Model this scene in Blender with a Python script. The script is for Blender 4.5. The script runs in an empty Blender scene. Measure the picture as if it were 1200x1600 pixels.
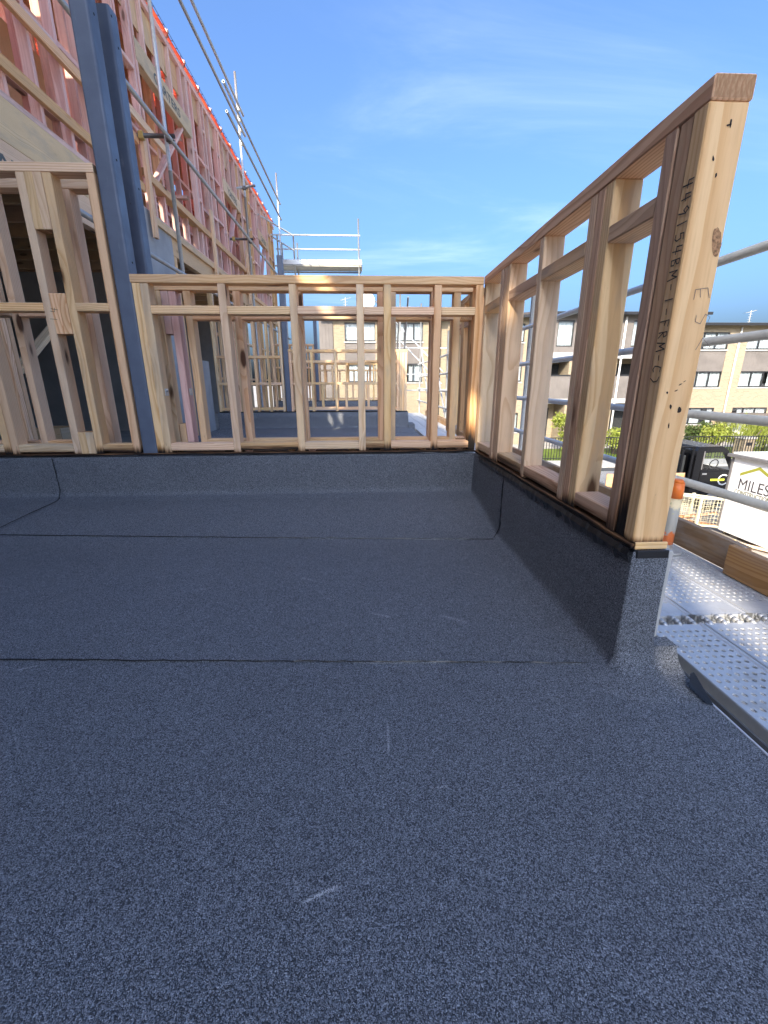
import bpy, bmesh, math, random
from mathutils import Vector, Matrix
random.seed(7)
S = bpy.context.scene
COL = S.collection
R = math.radians

# ------------------------------------------------------------------ camera
PITCH, YAW, ROLL, FPX, EYE = .29332, .04558, -.00375, 665.15, .82
cy, sy, cp, sp = math.cos(YAW), math.sin(YAW), math.cos(PITCH), math.sin(PITCH)
fw = Vector((sy*cp, cy*cp, -sp)); ri = Vector((cy, -sy, 0)); up = ri.cross(fw)
c_, s_ = math.cos(ROLL), math.sin(ROLL)
ri, up = c_*ri + s_*up, -s_*ri + c_*up
cam_d = bpy.data.cameras.new('camera'); cam = bpy.data.objects.new('camera', cam_d); COL.objects.link(cam)
M3 = Matrix((ri, up, -fw)).transposed()
cam.matrix_world = Matrix.Translation((0, 0, EYE)) @ M3.to_4x4()
cam_d.sensor_fit = 'VERTICAL'; cam_d.sensor_height = 24; cam_d.sensor_width = 18
cam_d.lens = FPX/1600*24
cam_d.clip_start = .02; cam_d.clip_end = 3000
S.camera = cam

# ------------------------------------------------------------------ light
SUN_AZ = Vector((-.42, -.91, 0)).normalized()      # horizontal direction towards the sun
SUN_EL = R(30)
EXPOSURE = 1.75
SKY = .13
SUN = 2.9
world = bpy.data.worlds.new('World'); S.world = world; world.use_nodes = True
wn = world.node_tree.nodes; wl = world.node_tree.links; wn.clear()
wo = wn.new('ShaderNodeOutputWorld'); bg = wn.new('ShaderNodeBackground'); sk = wn.new('ShaderNodeTexSky')
sk.sky_type = 'NISHITA'; sk.sun_disc = False; sk.sun_elevation = SUN_EL
sk.sun_rotation = math.atan2(SUN_AZ.x, SUN_AZ.y)
sk.altitude = 0; sk.air_density = 1.0; sk.dust_density = 7.5; sk.ozone_density = 9
bg.inputs['Strength'].default_value = SKY
# thin cirrus, laid out on the sky's own direction
tc = wn.new('ShaderNodeTexCoord'); sx = wn.new('ShaderNodeSeparateXYZ'); wl.new(tc.outputs['Generated'], sx.inputs[0])
def wm(op, a, b=None, c=None):
    n = wn.new('ShaderNodeMath'); n.operation = op
    for i, v in enumerate((a, b, c)):
        if v is None: continue
        if isinstance(v, (int, float)): n.inputs[i].default_value = v
        else: wl.new(v, n.inputs[i])
    return n.outputs[0]
zz = wm('ADD', wm('MAXIMUM', sx.outputs[2], 0), .12)
cv = wn.new('ShaderNodeCombineXYZ')
wl.new(wm('DIVIDE', sx.outputs[0], zz), cv.inputs[0]); wl.new(wm('DIVIDE', sx.outputs[1], zz), cv.inputs[1])
mp = wn.new('ShaderNodeMapping'); mp.inputs['Rotation'].default_value = (0, 0, R(-28)); mp.inputs['Scale'].default_value = (.55, 1.5, 1)
mp.inputs['Location'].default_value = (1.3, .4, 0)
wl.new(cv.outputs[0], mp.inputs[0])
n1 = wn.new('ShaderNodeTexNoise'); n1.inputs['Scale'].default_value = 1.1; n1.inputs['Detail'].default_value = 9
n1.inputs['Roughness'].default_value = .62; n1.inputs['Distortion'].default_value = .6; wl.new(mp.outputs[0], n1.inputs[0])
n2 = wn.new('ShaderNodeTexNoise'); n2.inputs['Scale'].default_value = .5; n2.inputs['Detail'].default_value = 2; wl.new(cv.outputs[0], n2.inputs[0])
def wr(v, a, b):
    m = wn.new('ShaderNodeMapRange'); m.interpolation_type = 'SMOOTHSTEP'; wl.new(v, m.inputs[0])
    m.inputs[1].default_value = a; m.inputs[2].default_value = b; return m.outputs[0]
cl = wm('MULTIPLY', wm('MULTIPLY', wr(n1.outputs[0], .44, .86), wr(n2.outputs[0], .36, .66)), wr(sx.outputs[2], .02, .25))
mx = wn.new('ShaderNodeMixRGB'); mx.inputs[2].default_value = (6.4, 6.8, 7.6, 1)
wl.new(wm('MULTIPLY', cl, .20), mx.inputs[0]); wl.new(sk.outputs[0], mx.inputs[1])
wl.new(mx.outputs[0], bg.inputs['Color']); wl.new(bg.outputs[0], wo.inputs['Surface'])

sun_d = bpy.data.lights.new('sun', 'SUN'); sun_d.energy = SUN; sun_d.angle = R(.53); sun_d.color = (1, .88, .70)
sun = bpy.data.objects.new('sun', sun_d); COL.objects.link(sun)
sdir = Vector((SUN_AZ.x*math.cos(SUN_EL), SUN_AZ.y*math.cos(SUN_EL), math.sin(SUN_EL)))
sun.rotation_euler = sdir.to_track_quat('Z', 'Y').to_euler()
S.view_settings.view_transform = 'Standard'; S.view_settings.look = 'None'
S.view_settings.exposure = EXPOSURE; S.view_settings.gamma = 1
S.render.engine = 'CYCLES'
S.cycles.max_bounces = 8; S.cycles.diffuse_bounces = 5; S.cycles.transparent_max_bounces = 12

# ------------------------------------------------------------------ materials
class NT:
    def __init__(s, name):
        s.m = bpy.data.materials.new(name); s.m.use_nodes = True
        s.n = s.m.node_tree.nodes; s.l = s.m.node_tree.links; s.b = s.n['Principled BSDF']
    def inp(s, sock, v):
        if v is None: return
        if hasattr(v, 'is_output') or isinstance(v, bpy.types.NodeSocket): s.l.new(v, sock)
        else:
            try: sock.default_value = v
            except Exception: sock.default_value = (*v, 1)
    def math(s, op, a, b=None, c=None, clamp=False):
        n = s.n.new('ShaderNodeMath'); n.operation = op; n.use_clamp = clamp
        for i, v in enumerate((a, b, c)): s.inp(n.inputs[i], v)
        return n.outputs[0]
    def vm(s, op, a, b=None):
        n = s.n.new('ShaderNodeVectorMath'); n.operation = op
        s.inp(n.inputs[0], a); s.inp(n.inputs[1], b)
        return n.outputs['Value'] if op in ('LENGTH', 'DISTANCE', 'DOT_PRODUCT') else n.outputs[0]
    def coord(s, kind='Object'):
        if kind == 'Position': return s.n.new('ShaderNodeNewGeometry').outputs['Position']
        return s.n.new('ShaderNodeTexCoord').outputs[kind]
    def sep(s, v):
        n = s.n.new('ShaderNodeSeparateXYZ'); s.l.new(v, n.inputs[0]); return n.outputs
    def comb(s, x=0, y=0, z=0):
        n = s.n.new('ShaderNodeCombineXYZ')
        for i, v in enumerate((x, y, z)): s.inp(n.inputs[i], v)
        return n.outputs[0]
    def noise(s, v, scale=1, detail=2, rough=.5, dist=0):
        n = s.n.new('ShaderNodeTexNoise'); s.l.new(v, n.inputs['Vector'])
        n.inputs['Scale'].default_value = scale; n.inputs['Detail'].default_value = detail
        n.inputs['Roughness'].default_value = rough; n.inputs['Distortion'].default_value = dist
        return n.outputs[0]
    def vor(s, v, scale=1, feat='F1'):
        n = s.n.new('ShaderNodeTexVoronoi'); n.feature = feat; s.l.new(v, n.inputs['Vector'])
        n.inputs['Scale'].default_value = scale; return n.outputs
    def rng(s, v, a, b, c=0, d=1, smooth=True):
        n = s.n.new('ShaderNodeMapRange'); n.interpolation_type = 'SMOOTHSTEP' if smooth else 'LINEAR'
        s.inp(n.inputs[0], v)
        for i, q in enumerate((a, b, c, d)): n.inputs[i+1].default_value = q
        return n.outputs[0]
    def mix(s, f, a, b, mode='MIX'):
        n = s.n.new('ShaderNodeMixRGB'); n.blend_type = mode
        s.inp(n.inputs[0], f); s.inp(n.inputs[1], a); s.inp(n.inputs[2], b); return n.outputs[0]
    def rand(s): return s.n.new('ShaderNodeObjectInfo').outputs['Random']
    def bump(s, h, strength=.3, dist=.01):
        n = s.n.new('ShaderNodeBump'); n.inputs['Strength'].default_value = strength; n.inputs['Distance'].default_value = dist
        s.l.new(h, n.inputs['Height']); s.l.new(n.outputs[0], s.b.inputs['Normal'])
    def base(s, c): s.inp(s.b.inputs['Base Color'], c)
    def set(s, rough=None, metal=None, spec=None):
        if rough is not None: s.inp(s.b.inputs['Roughness'], rough)
        if metal is not None: s.inp(s.b.inputs['Metallic'], metal)
        if spec is not None: s.inp(s.b.inputs['Specular IOR Level'], spec)

def wood(name, early, late, scorch=0, ringsp=.012, knots=1, weather=.25, grey=(.34, .29, .26)):
    t = NT(name); p = t.coord('Object'); r = t.rand()
    off = t.math('MULTIPLY', r, 61.7); r2 = t.math('FRACT', t.math('MULTIPLY', r, 17.31)); r3 = t.math('FRACT', t.math('MULTIPLY', r, 91.7))
    po = t.vm('ADD', p, t.comb(off, t.math('MULTIPLY', r2, 9), t.math('MULTIPLY', r3, 7)))
    slow = t.noise(t.vm('MULTIPLY', po, (1.1, 2.5, 2.5)), 1, 2)
    fine = t.noise(t.vm('MULTIPLY', po, (9, 150, 150)), 1, 3, .6)
    # knots
    vk = t.vor(t.vm('MULTIPLY', po, (2.3, 7, 7)), 1)
    ck = t.sep(vk['Color'])
    has = t.math('GREATER_THAN', ck[0], .46)
    kd = t.math('ADD', vk['Distance'], t.math('MULTIPLY', t.math('SUBTRACT', 1, has), 5))
    kd = t.math('ADD', kd, t.math('MULTIPLY', t.math('SUBTRACT', fine, .5), .06))
    knot = t.math('MULTIPLY', t.rng(kd, .17, .09), knots)
    halo = t.math('MULTIPLY', t.rng(kd, .5, .1), knots)
    q = t.sep(p)
    yy = t.math('ADD', q[1], t.math('ADD', t.math('MULTIPLY', t.math('SUBTRACT', r2, .5), .11), t.math('MULTIPLY', t.math('SUBTRACT', slow, .5), .16)))
    zz = t.math('ADD', q[2], t.math('ADD', -.035, t.math('MULTIPLY', r3, -.07)))
    rad = t.math('SQRT', t.math('ADD', t.math('MULTIPLY', yy, yy), t.math('MULTIPLY', zz, zz)))
    rad = t.math('ADD', rad, t.math('MULTIPLY', halo, .02))
    rad = t.math('ADD', rad, t.math('MULTIPLY', t.math('SUBTRACT', fine, .5), .0012))
    saw = t.math('FRACT', t.math('DIVIDE', rad, ringsp))
    ring = t.math('MULTIPLY', t.rng(saw, .35, .92), t.rng(saw, 1.0, .94))
    col = t.mix(t.math('MULTIPLY', ring, t.math('ADD', .42, t.math('MULTIPLY', r2, .45))), early, late)
    col = t.mix(t.math('MULTIPLY', t.rng(slow, .35, .8), .14), col, tuple(.62*x for x in late))
    col = t.mix(t.math('MULTIPLY', t.rng(fine, .45, .8), .25), col, tuple(.8*x for x in late))
    blot = t.noise(t.vm('MULTIPLY', po, (3, 9, 9)), 1, 4, .6)
    wf = t.math('MULTIPLY', t.rng(blot, .42, .72), t.math('MULTIPLY', r3, weather*2))
    col = t.mix(wf, col, grey)
    col = t.mix(t.math('MULTIPLY', halo, .35), col, (.36, .19, .08))
    col = t.mix(knot, col, (.10, .045, .02))
    hsv = t.n.new('ShaderNodeHueSaturation'); t.l.new(col, hsv.inputs['Color'])
    t.inp(hsv.inputs['Hue'], t.math('ADD', .49, t.math('MULTIPLY', r3, .02)))
    t.inp(hsv.inputs['Value'], t.math('ADD', .86, t.math('MULTIPLY', r2, .26)))
    t.inp(hsv.inputs['Saturation'], t.math('ADD', .85, t.math('MULTIPLY', r, .25)))
    col = hsv.outputs[0]
    # sawn end grain drinks in dirt and weather: darker and browner
    vt = t.n.new('ShaderNodeVectorTransform'); vt.vector_type = 'NORMAL'; vt.convert_from = 'WORLD'; vt.convert_to = 'OBJECT'
    t.l.new(t.n.new('ShaderNodeNewGeometry').outputs['Normal'], vt.inputs[0])
    eg = t.math('GREATER_THAN', t.math('ABSOLUTE', t.sep(vt.outputs[0])[0]), .9)
    sawn = t.noise(t.vm('MULTIPLY', po, (1, 60, 260)), 1, 3, .6)
    col = t.mix(t.math('MULTIPLY', eg, t.rng(sawn, .2, .7, .55, .9)), col, (.27, .145, .065))
    # handling marks: grey smudges and small dents
    sm = t.noise(t.vm('MULTIPLY', po, (14, 40, 40)), 1, 4, .7)
    col = t.mix(t.math('MULTIPLY', t.rng(sm, .66, .78), .45), col, (.20, .13, .085))
    if scorch:
        w = t.sep(t.coord('Position'))
        streak = t.noise(t.vm('MULTIPLY', po, (4, 75, 75)), 1, 3, .6)
        top = t.math('ADD', .385, t.math('MULTIPLY', t.math('ADD', t.math('MULTIPLY', streak, 1.5), -.25), scorch))
        top = t.math('ADD', top, t.math('MULTIPLY', t.math('SUBTRACT', r, .5), scorch*.8))
        d = t.math('DIVIDE', t.math('SUBTRACT', w[2], top), scorch)
        col = t.mix(t.math('MULTIPLY', t.rng(d, .7, -.1), .7), col, (.20, .075, .02))
        col = t.mix(t.rng(d, .28, -.45), col, (.012, .009, .008))
    t.base(col); t.set(rough=.72, spec=.25)
    t.bump(t.math('ADD', t.math('MULTIPLY', fine, .7), t.math('MULTIPLY', ring, -.4)), .25, .002)
    return t.m

def membrane(name):
    t = NT(name); p = t.coord('Position')
    wob = t.vm('ADD', p, t.vm('MULTIPLY', t.comb(t.noise(p, 90, 1), t.noise(p, 97, 1), 0), (.004, .004, 0)))
    v = t.vor(wob, 620); g = t.sep(v['Color'])
    n = t.noise(p, 480, 3, .7); big = t.noise(p, 2.2, 4, .6); mid = t.noise(p, 14, 3)
    val = t.math('ADD', t.math('MULTIPLY', g[0], .55), t.math('MULTIPLY', n, .55))
    col = t.mix(t.rng(val, .30, 1.0), (.040, .043, .049), (.315, .333, .366))
    col = t.mix(t.rng(g[1], .93, .97), col, (.36, .38, .41))
    sh = t.math('ADD', .80, t.math('ADD', t.math('MULTIPLY', big, .26), t.math('MULTIPLY', mid, .14)))
    col = t.mix(1, col, t.comb(sh, sh, sh), 'MULTIPLY')
    # trodden dust and thinner granule cover
    dust = t.math('MULTIPLY', t.rng(t.noise(p, 1.3, 6, .68), .5, .78), t.rng(n, .35, .7))
    col = t.mix(t.math('MULTIPLY', dust, .22), col, (.34, .335, .325))
    bald = t.rng(t.noise(p, 7, 5, .7), .64, .74)
    col = t.mix(t.math('MULTIPLY', bald, .35), col, (.03, .031, .034))
    # chalky scuffs left by boots and tools
    for (x0, y0), (x1, y1), wd, st in (((-.115, .489), (-.055, .512), .006, .9), ((.047, .872), (.044, .776), .005, .5),
            ((.128, .684), (.165, .687), .005, .6), ((.015, 1.403), (.084, 1.363), .012, .35), ((.272, 1.367), (.355, 1.319), .012, .35),
            ((-.288, 1.716), (-.228, 1.681), .014, .3), ((-1.05, 1.13), (-1.0, 1.15), .006, .5), ((-.12, .50), (-.135, .53), .004, .5), ((-.7, 1.62), (-.66, 1.63), .008, .35), ((.42, 1.75), (.5, 1.70), .01, .25)):
        ax, ay = x1-x0, y1-y0; L = math.hypot(ax, ay)
        q = t.sep(p)
        dx = t.math('SUBTRACT', q[0], (x0+x1)/2); dy = t.math('SUBTRACT', q[1], (y0+y1)/2)
        al = t.math('ABSOLUTE', t.math('ADD', t.math('MULTIPLY', dx, ax/L), t.math('MULTIPLY', dy, ay/L)))
        ac = t.math('ABSOLUTE', t.math('ADD', t.math('MULTIPLY', dx, -ay/L), t.math('MULTIPLY', dy, ax/L)))
        msk = t.math('MULTIPLY', t.rng(al, L*.62, L*.3), t.rng(ac, wd, 0))
        msk = t.math('MULTIPLY', msk, t.math('MULTIPLY', t.rng(val, .25, .7), st*1.0))
        col = t.mix(msk, col, (.55, .55, .56))
    t.base(col); t.set(rough=.75, spec=.25)
    t.bump(t.math('ADD', t.math('MULTIPLY', v['Distance'], -1.3), n), .7, .0025)
    return t.m

def plain(name, c, rough=.6, metal=0, var=.12, scale=6, bump=0, spec=None, c2=None):
    t = NT(name); p = t.coord('Object')
    n = t.noise(p, scale, 5, .6)
    lo = c2 if c2 else tuple(x*(1-var*2) for x in c)
    t.base(t.mix(t.rng(n, .3, .75), c, lo)); t.set(rough=t.rng(n, .2, .8, rough*.85, min(1, rough*1.15)), metal=metal, spec=spec)
    if bump: t.bump(n, bump, .01)
    return t.m

def brick():
    t = NT('cream_brick'); p = t.sep(t.coord('Position'))
    n = t.n.new('ShaderNodeTexBrick'); t.l.new(t.comb(t.math('ADD', p[0], p[1]), p[2], 0), n.inputs['Vector'])
    n.inputs['Scale'].default_value = 1; n.inputs['Brick Width'].default_value = .24; n.inputs['Row Height'].default_value = .086
    n.inputs['Mortar Size'].default_value = .010; n.inputs['Color1'].default_value = (.30, .235, .145, 1); n.inputs['Color2'].default_value = (.225, .17, .105, 1)
    n.inputs['Mortar'].default_value = (.27, .235, .185, 1); n.inputs['Bias'].default_value = -.2
    big = t.noise(t.coord('Position'), .8, 4)
    t.base(t.mix(t.math('MULTIPLY', t.rng(big, .4, .8), .25), n.outputs[0], (.25, .19, .13))); t.set(rough=.9)
    t.bump(n.outputs['Fac'], -.4, .01); return t.m

def clad(name, c, period=.2):
    t = NT(name); p = t.sep(t.coord('Position'))
    f = t.math('FRACT', t.math('DIVIDE', t.math('ADD', p[0], p[1]), period))
    g = t.math('MULTIPLY', t.rng(f, 0, .06), t.rng(f, 1, .94)); n = t.noise(t.coord('Position'), 1.5, 4)
    col = t.mix(t.rng(n, .3, .8), c, tuple(.75*x for x in c)); t.base(col); t.set(rough=.7); t.bump(g, .6, .015); return t.m

def leafmat(name, a, b):
    t = NT(name); r = t.noise(t.coord('Object'), 3.5, 3)
    n = t.noise(t.coord('Object'), 25, 2)
    col = t.mix(t.rng(n, .35, .7), a, b); col = t.mix(t.math('MULTIPLY', t.rng(r, .45, .7), .5), col, tuple(.5*x for x in a))
    t.base(col); t.set(rough=.55, spec=.3)
    tr = t.n.new('ShaderNodeBsdfTranslucent'); t.l.new(col, tr.inputs[0]); ms = t.n.new('ShaderNodeMixShader'); ms.inputs[0].default_value = .35
    t.l.new(t.b.outputs[0], ms.inputs[1]); t.l.new(tr.outputs[0], ms.inputs[2]); t.l.new(ms.outputs[0], t.n['Material Output'].inputs[0]); return t.m

def glass():
    t = NT('window_glass'); t.base((.75, .85, .88)); t.set(rough=.03, spec=.8)
    tr = t.n.new('ShaderNodeBsdfTransparent'); tr.inputs[0].default_value = (.96, .98, .98, 1)
    gl = t.n.new('ShaderNodeBsdfGlossy'); gl.inputs['Roughness'].default_value = .02
    fr = t.n.new('ShaderNodeLayerWeight'); fr.inputs[0].default_value = .25
    ms = t.n.new('ShaderNodeMixShader'); t.l.new(t.math('ADD', t.math('MULTIPLY', fr.outputs['Facing'], .35), .06), ms.inputs[0])
    t.l.new(tr.outputs[0], ms.inputs[1]); t.l.new(gl.outputs[0], ms.inputs[2]); t.l.new(ms.outputs[0], t.n['Material Output'].inputs[0]); return t.m

def netmat():
    t = NT('red_roof_underlay'); p = t.coord('Position'); n = t.noise(p, 5, 4)
    col = t.mix(t.rng(n, .3, .7), (.85, .15, .06), (.70, .09, .05)); t.base(col); t.set(rough=.6)
    tr = t.n.new('ShaderNodeBsdfTranslucent'); t.l.new(col, tr.inputs[0]); ms = t.n.new('ShaderNodeMixShader'); ms.inputs[0].default_value = .7
    t.l.new(t.b.outputs[0], ms.inputs[1]); t.l.new(tr.outputs[0], ms.inputs[2]); t.l.new(ms.outputs[0], t.n['Material Output'].inputs[0]); return t.m

def galv(name='galvanised_steel', c=(.42, .43, .43), rough=.5, metal=.55):
    t = NT(name); p = t.coord('Object'); v = t.sep(t.vor(p, 60)['Color'])[0]; n = t.noise(p, 9, 5, .65)
    col = t.mix(t.math('MULTIPLY', v, .3), c, tuple(1.25*x for x in c)); col = t.mix(t.math('MULTIPLY', t.rng(n, .52, .75), .55), col, (.27, .24, .20))
    t.base(col); t.set(rough=t.rng(n, .2, .8, rough*.8, rough*1.3), metal=metal); t.bump(n, .15, .002); return t.m

def primer():
    t = NT('blue_grey_primer'); p = t.coord('Object'); n = t.noise(p, 5, 5, .6); f = t.noise(t.vm('MULTIPLY', p, (60, 60, 6)), 1, 4, .7); q = t.noise(p, 38, 3, .7)
    col = t.mix(t.rng(n, .3, .75), (.115, .140, .190), (.085, .106, .150)); col = t.mix(t.math('MULTIPLY', t.rng(f, .62, .74), .4), col, (.25, .27, .31))
    col = t.mix(t.math('MULTIPLY', t.rng(q, .70, .76), .7), col, (.04, .045, .055)); t.base(col); t.set(rough=t.rng(n, .2, .8, .36, .6)); t.bump(n, .08, .004); return t.m
def spigotpaint():
    t = NT('paint_splashed_steel'); p = t.sep(t.coord('Object')); n = t.noise(t.coord('Object'), 22, 4, .6)
    f = t.math('ADD', p[2], t.math('MULTIPLY', t.math('SUBTRACT', n, .5), .10))
    col = t.mix(t.rng(f, .11, .10), (.36, .34, .29), (.70, .17, .04)); col = t.mix(t.rng(f, .045, .035), col, (.55, .52, .47))
    col = t.mix(t.rng(f, .24, .26), col, (.75, .60, .35)); col = t.mix(t.rng(n, .62, .7), col, (.45, .42, .22))
    t.base(col); t.set(rough=.55); return t.m

def groundmat():
    t = NT('pale_concrete_yard'); p = t.coord('Position'); a = t.noise(p, .5, 6, .6); b = t.noise(p, 8, 5, .7)
    col = t.mix(t.rng(a, .35, .7), (.40, .37, .32), (.28, .25, .21)); col = t.mix(t.math('MULTIPLY', t.rng(b, .45, .75), .5), col, (.50, .47, .42))
    t.base(col); t.set(rough=.9); t.bump(b, .4, .03); return t.m

PINE_E, PINE_L = (.88, .595, .335), (.65, .335, .14)
M = dict(
    pine=wood('pine_timber', PINE_E, PINE_L),
    pine_s=wood('pine_timber_singed', PINE_E, PINE_L, scorch=.05),
    pine_e=wood('pine_timber_end_post', PINE_E, PINE_L, scorch=.022, weather=.12),
    pine_b=wood('pine_timber_charred', PINE_E, PINE_L, scorch=.16),
    pine_far=wood('pine_timber_far', PINE_E, PINE_L, knots=.6, ringsp=.012),
    brown=wood('weathered_shaded_pine', (.78, .52, .31), (.50, .265, .13), scorch=.05, weather=.45, grey=(.27, .22, .2)),  # darker pine copies: weathering plus inner-face shade put into the colour
    brown_b=wood('weathered_shaded_pine_charred', (.78, .52, .31), (.50, .265, .13), scorch=.17, weather=.45, grey=(.27, .22, .2)),
    brown_t=wood('weathered_shaded_pine_scorched', (.64, .42, .26), (.38, .21, .115), scorch=.13, weather=.4, grey=(.3, .25, .22)),
    pink=wood('pink_treated_timber', (.86, .575, .50), (.70, .39, .32), weather=.3, ringsp=.012, knots=.7, grey=(.42, .27, .24)),
    lvl=wood('laminated_beam', (.76, .55, .34), (.60, .40, .22), ringsp=.004, knots=.3, weather=.2),
    ply=wood('plywood', (.74, .51, .31), (.58, .36, .19), ringsp=.02, knots=.5, weather=.15),
    strip=wood('singed_cap_strip', (.50, .30, .15), (.25, .12, .05), scorch=.02, weather=.3),
    toe=wood('scaffold_board_wood', (.36, .22, .125), (.22, .12, .06), ringsp=.009, knots=.4, weather=.5, grey=(.40, .33, .27)),
    toe2=wood('scaffold_board_orange', (.42, .235, .115), (.26, .13, .055), ringsp=.009, knots=.4, weather=.2),
    memb=membrane('granulated_bitumen_membrane'),
    bitumen=plain('saddle_shade_black', (.012, .012, .013), .3),
    steel=primer(),
    hole=plain('bolt_hole_black', (.008, .008, .008), .8),
    galv=galv(), galv_light=galv('pale_galvanised_steel', (.55, .56, .55), .45, .4),
    plank=galv('steel_plank_galvanised', (.50, .51, .52), .5, .45),
    rail=galv('weathered_scaffold_tube', (.46, .43, .36), .65, .05),
    coupler=plain('scaffold_coupler_steel', (.16, .15, .14), .5, .6),
    yellow=plain('yellow_coupler_paint', (.55, .36, .10), .5),
    fibre=plain('fibre_cement_board', (.47, .46, .43), .85, scale=3),
    concrete=plain('grey_concrete_panel', (.40, .41, .42), .85, scale=2.5, bump=.1),
    grey=plain('grey_wall_lining', (.50, .49, .47), .85, scale=2),
    absorber=plain('black_absorber_sheet', (.03, .03, .032), .6), grey2=plain('grey_shade_sheet', (.20, .18, .16), .85),  # dark colours for the unseen sheets, to cut light bounced from the left
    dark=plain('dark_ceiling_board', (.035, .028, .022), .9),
    slab=plain('interior_floor_slab', (.45, .43, .39), .85, scale=3),
    net=netmat(), wire=plain('net_wire', (.06, .04, .04), .6),
    ink=plain('black_marker_ink', (.012, .012, .014), .6), pencil=plain('pencil_line', (.16, .12, .11), .7),
    print_=plain('faded_print', (.12, .13, .12), .7),
    gouge=plain('dark_gouge', (.03, .02, .016), .9),
    knot_h=plain('knot_halo', (.72, .46, .24), .75, scale=60), knot_c=plain('knot_heart', (.50, .27, .125), .8, scale=160, var=.38),
    brick=brick(), clad=clad('brown_ribbed_cladding', (.155, .135, .12)), cladw=plain('light_fascia', (.34, .33, .31), .7),
    rooft=clad('dark_roof_sheet', (.14, .115, .10), .35), frame=plain('dark_window_frame', (.02, .02, .022), .4),
    white=plain('white_paint', (.74, .73, .70), .6, var=.05), curtain=plain('white_curtain', (.50, .52, .53), .9, var=.08),
    glass=glass(), room=plain('dark_room', (.02, .022, .024), .9),
    ground=groundmat(), asphalt=plain('asphalt', (.06, .06, .06), .9, scale=20, bump=.3), kerb=plain('kerb_concrete', (.42, .40, .36), .9),
    grass=leafmat('grass_blades', (.16, .24, .035), (.30, .36, .07)),
    leaf=leafmat('shrub_leaves', (.20, .26, .04), (.42, .42, .08)), leaf2=leafmat('dark_shrub_leaves', (.06, .10, .03), (.14, .18, .05)),
    bark=plain('bark', (.11, .08, .06), .9, bump=.4), black=plain('black_truck_paint', (.006, .006, .007), .25, var=.1, scale=3),
    rubber=plain('tyre_rubber', (.02, .02, .02), .85), chrome=galv('dull_metal', (.5, .5, .5), .3, .8),
    fence=plain('black_fence_steel', (.012, .012, .013), .5), orange=plain('orange_plastic', (.85, .19, .02), .45),
    spig=spigotpaint(), olive=plain('olive_logo', (.30, .30, .03), .6, var=.03), olive_d=plain('dull_olive_lettering', (.14, .135, .045), .6, var=.03), charcoal=plain('charcoal_lettering', (.045, .038, .042), .6, var=.03),
    limey=plain('lime_decal', (.62, .66, .05), .5, var=.03), cage=plain('cream_cage_paint', (.62, .56, .38), .6), pallet=wood('cage_timber', (.52, .27, .13), (.36, .16, .07)),
    shed=plain('white_shed_panel', (.76, .75, .73), .55, var=.03), trim=plain('grey_shed_trim', (.16, .15, .145), .55),
)

# ------------------------------------------------------------------ helpers
def link(name, me, mat, parent=None, loc=(0, 0, 0)):
    o = bpy.data.objects.new(name, me); COL.objects.link(o)
    if mat is not None and not me.materials: me.materials.append(M[mat])
    elif mat is not None and me.materials[0] != M[mat]:
        me = me.copy(); me.materials.clear(); me.materials.append(M[mat]); o.data = me
    o.location = loc
    if parent is not None:
        o.parent = parent; o.location = Vector(loc) - world_loc(parent)
    return o
def world_loc(o):
    v = Vector((0, 0, 0))
    while o is not None: v = v + o.location; o = o.parent
    return v
def thing(name, label, cat, loc=(0, 0, 0), group=None):
    o = bpy.data.objects.new(name, None); COL.objects.link(o); o.location = loc; o.empty_display_size = .1
    return tag(o, label, cat, group)
def tag(o, label, cat, group=None, kind=None):
    o['label'] = label
    if cat: o['category'] = cat
    if group: o['group'] = group
    if kind: o['kind'] = kind
    return o
CACHE = {}
def boxmesh(L, W, T, bev, mat):
    k = (round(L, 4), round(W, 4), round(T, 4), bev, mat)
    if k not in CACHE:
        bm = bmesh.new(); bmesh.ops.create_cube(bm, size=1)
        for v in bm.verts: v.co = Vector((v.co.x*L, v.co.y*W, v.co.z*T))
        if bev and min(L, W, T) > bev*2.5: bmesh.ops.bevel(bm, geom=bm.edges[:], offset=bev, segments=1, affect='EDGES')
        me = bpy.data.meshes.new('box'); bm.to_mesh(me); bm.free(); me.materials.append(M[mat]); CACHE[k] = me
    return CACHE[k]
PERM = {'x': Matrix.Identity(3), 'z': Matrix(((0, 1, 0), (0, 0, 1), (1, 0, 0))), 'y': Matrix(((0, 0, 1), (1, 0, 0), (0, 1, 0)))}
def bar(name, parent, x0, x1, y0, y1, z0, z1, mat='pine', bev=.003, axis=None):
    """a straight board or block; its length runs along local X so that the grain follows it"""
    d = (abs(x1-x0), abs(y1-y0), abs(z1-z0))
    if axis is None: axis = 'xyz'[max(range(3), key=lambda i: d[i])]
    if axis == 'x': me = boxmesh(d[0], d[1], d[2], bev, mat)
    elif axis == 'z': me = boxmesh(d[2], d[0], d[1], bev, mat)
    else: me = boxmesh(d[1], d[2], d[0], bev, mat)
    o = link(name, me, None, parent, ((x0+x1)/2, (y0+y1)/2, (z0+z1)/2))
    o.rotation_euler = PERM[axis].to_euler(); return o
def beam(name, parent, a, b, w, t, mat='pine', bev=.003, roll=0):
    """a board between two points"""
    a, b = Vector(a), Vector(b); me = boxmesh(round((b-a).length, 3), w, t, bev, mat)
    o = link(name, me, None, parent, (a+b)/2)
    o.rotation_euler = ((b-a).to_track_quat('X', 'Z') @ Matrix.Rotation(roll, 3, 'X').to_quaternion()).to_euler(); return o
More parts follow.
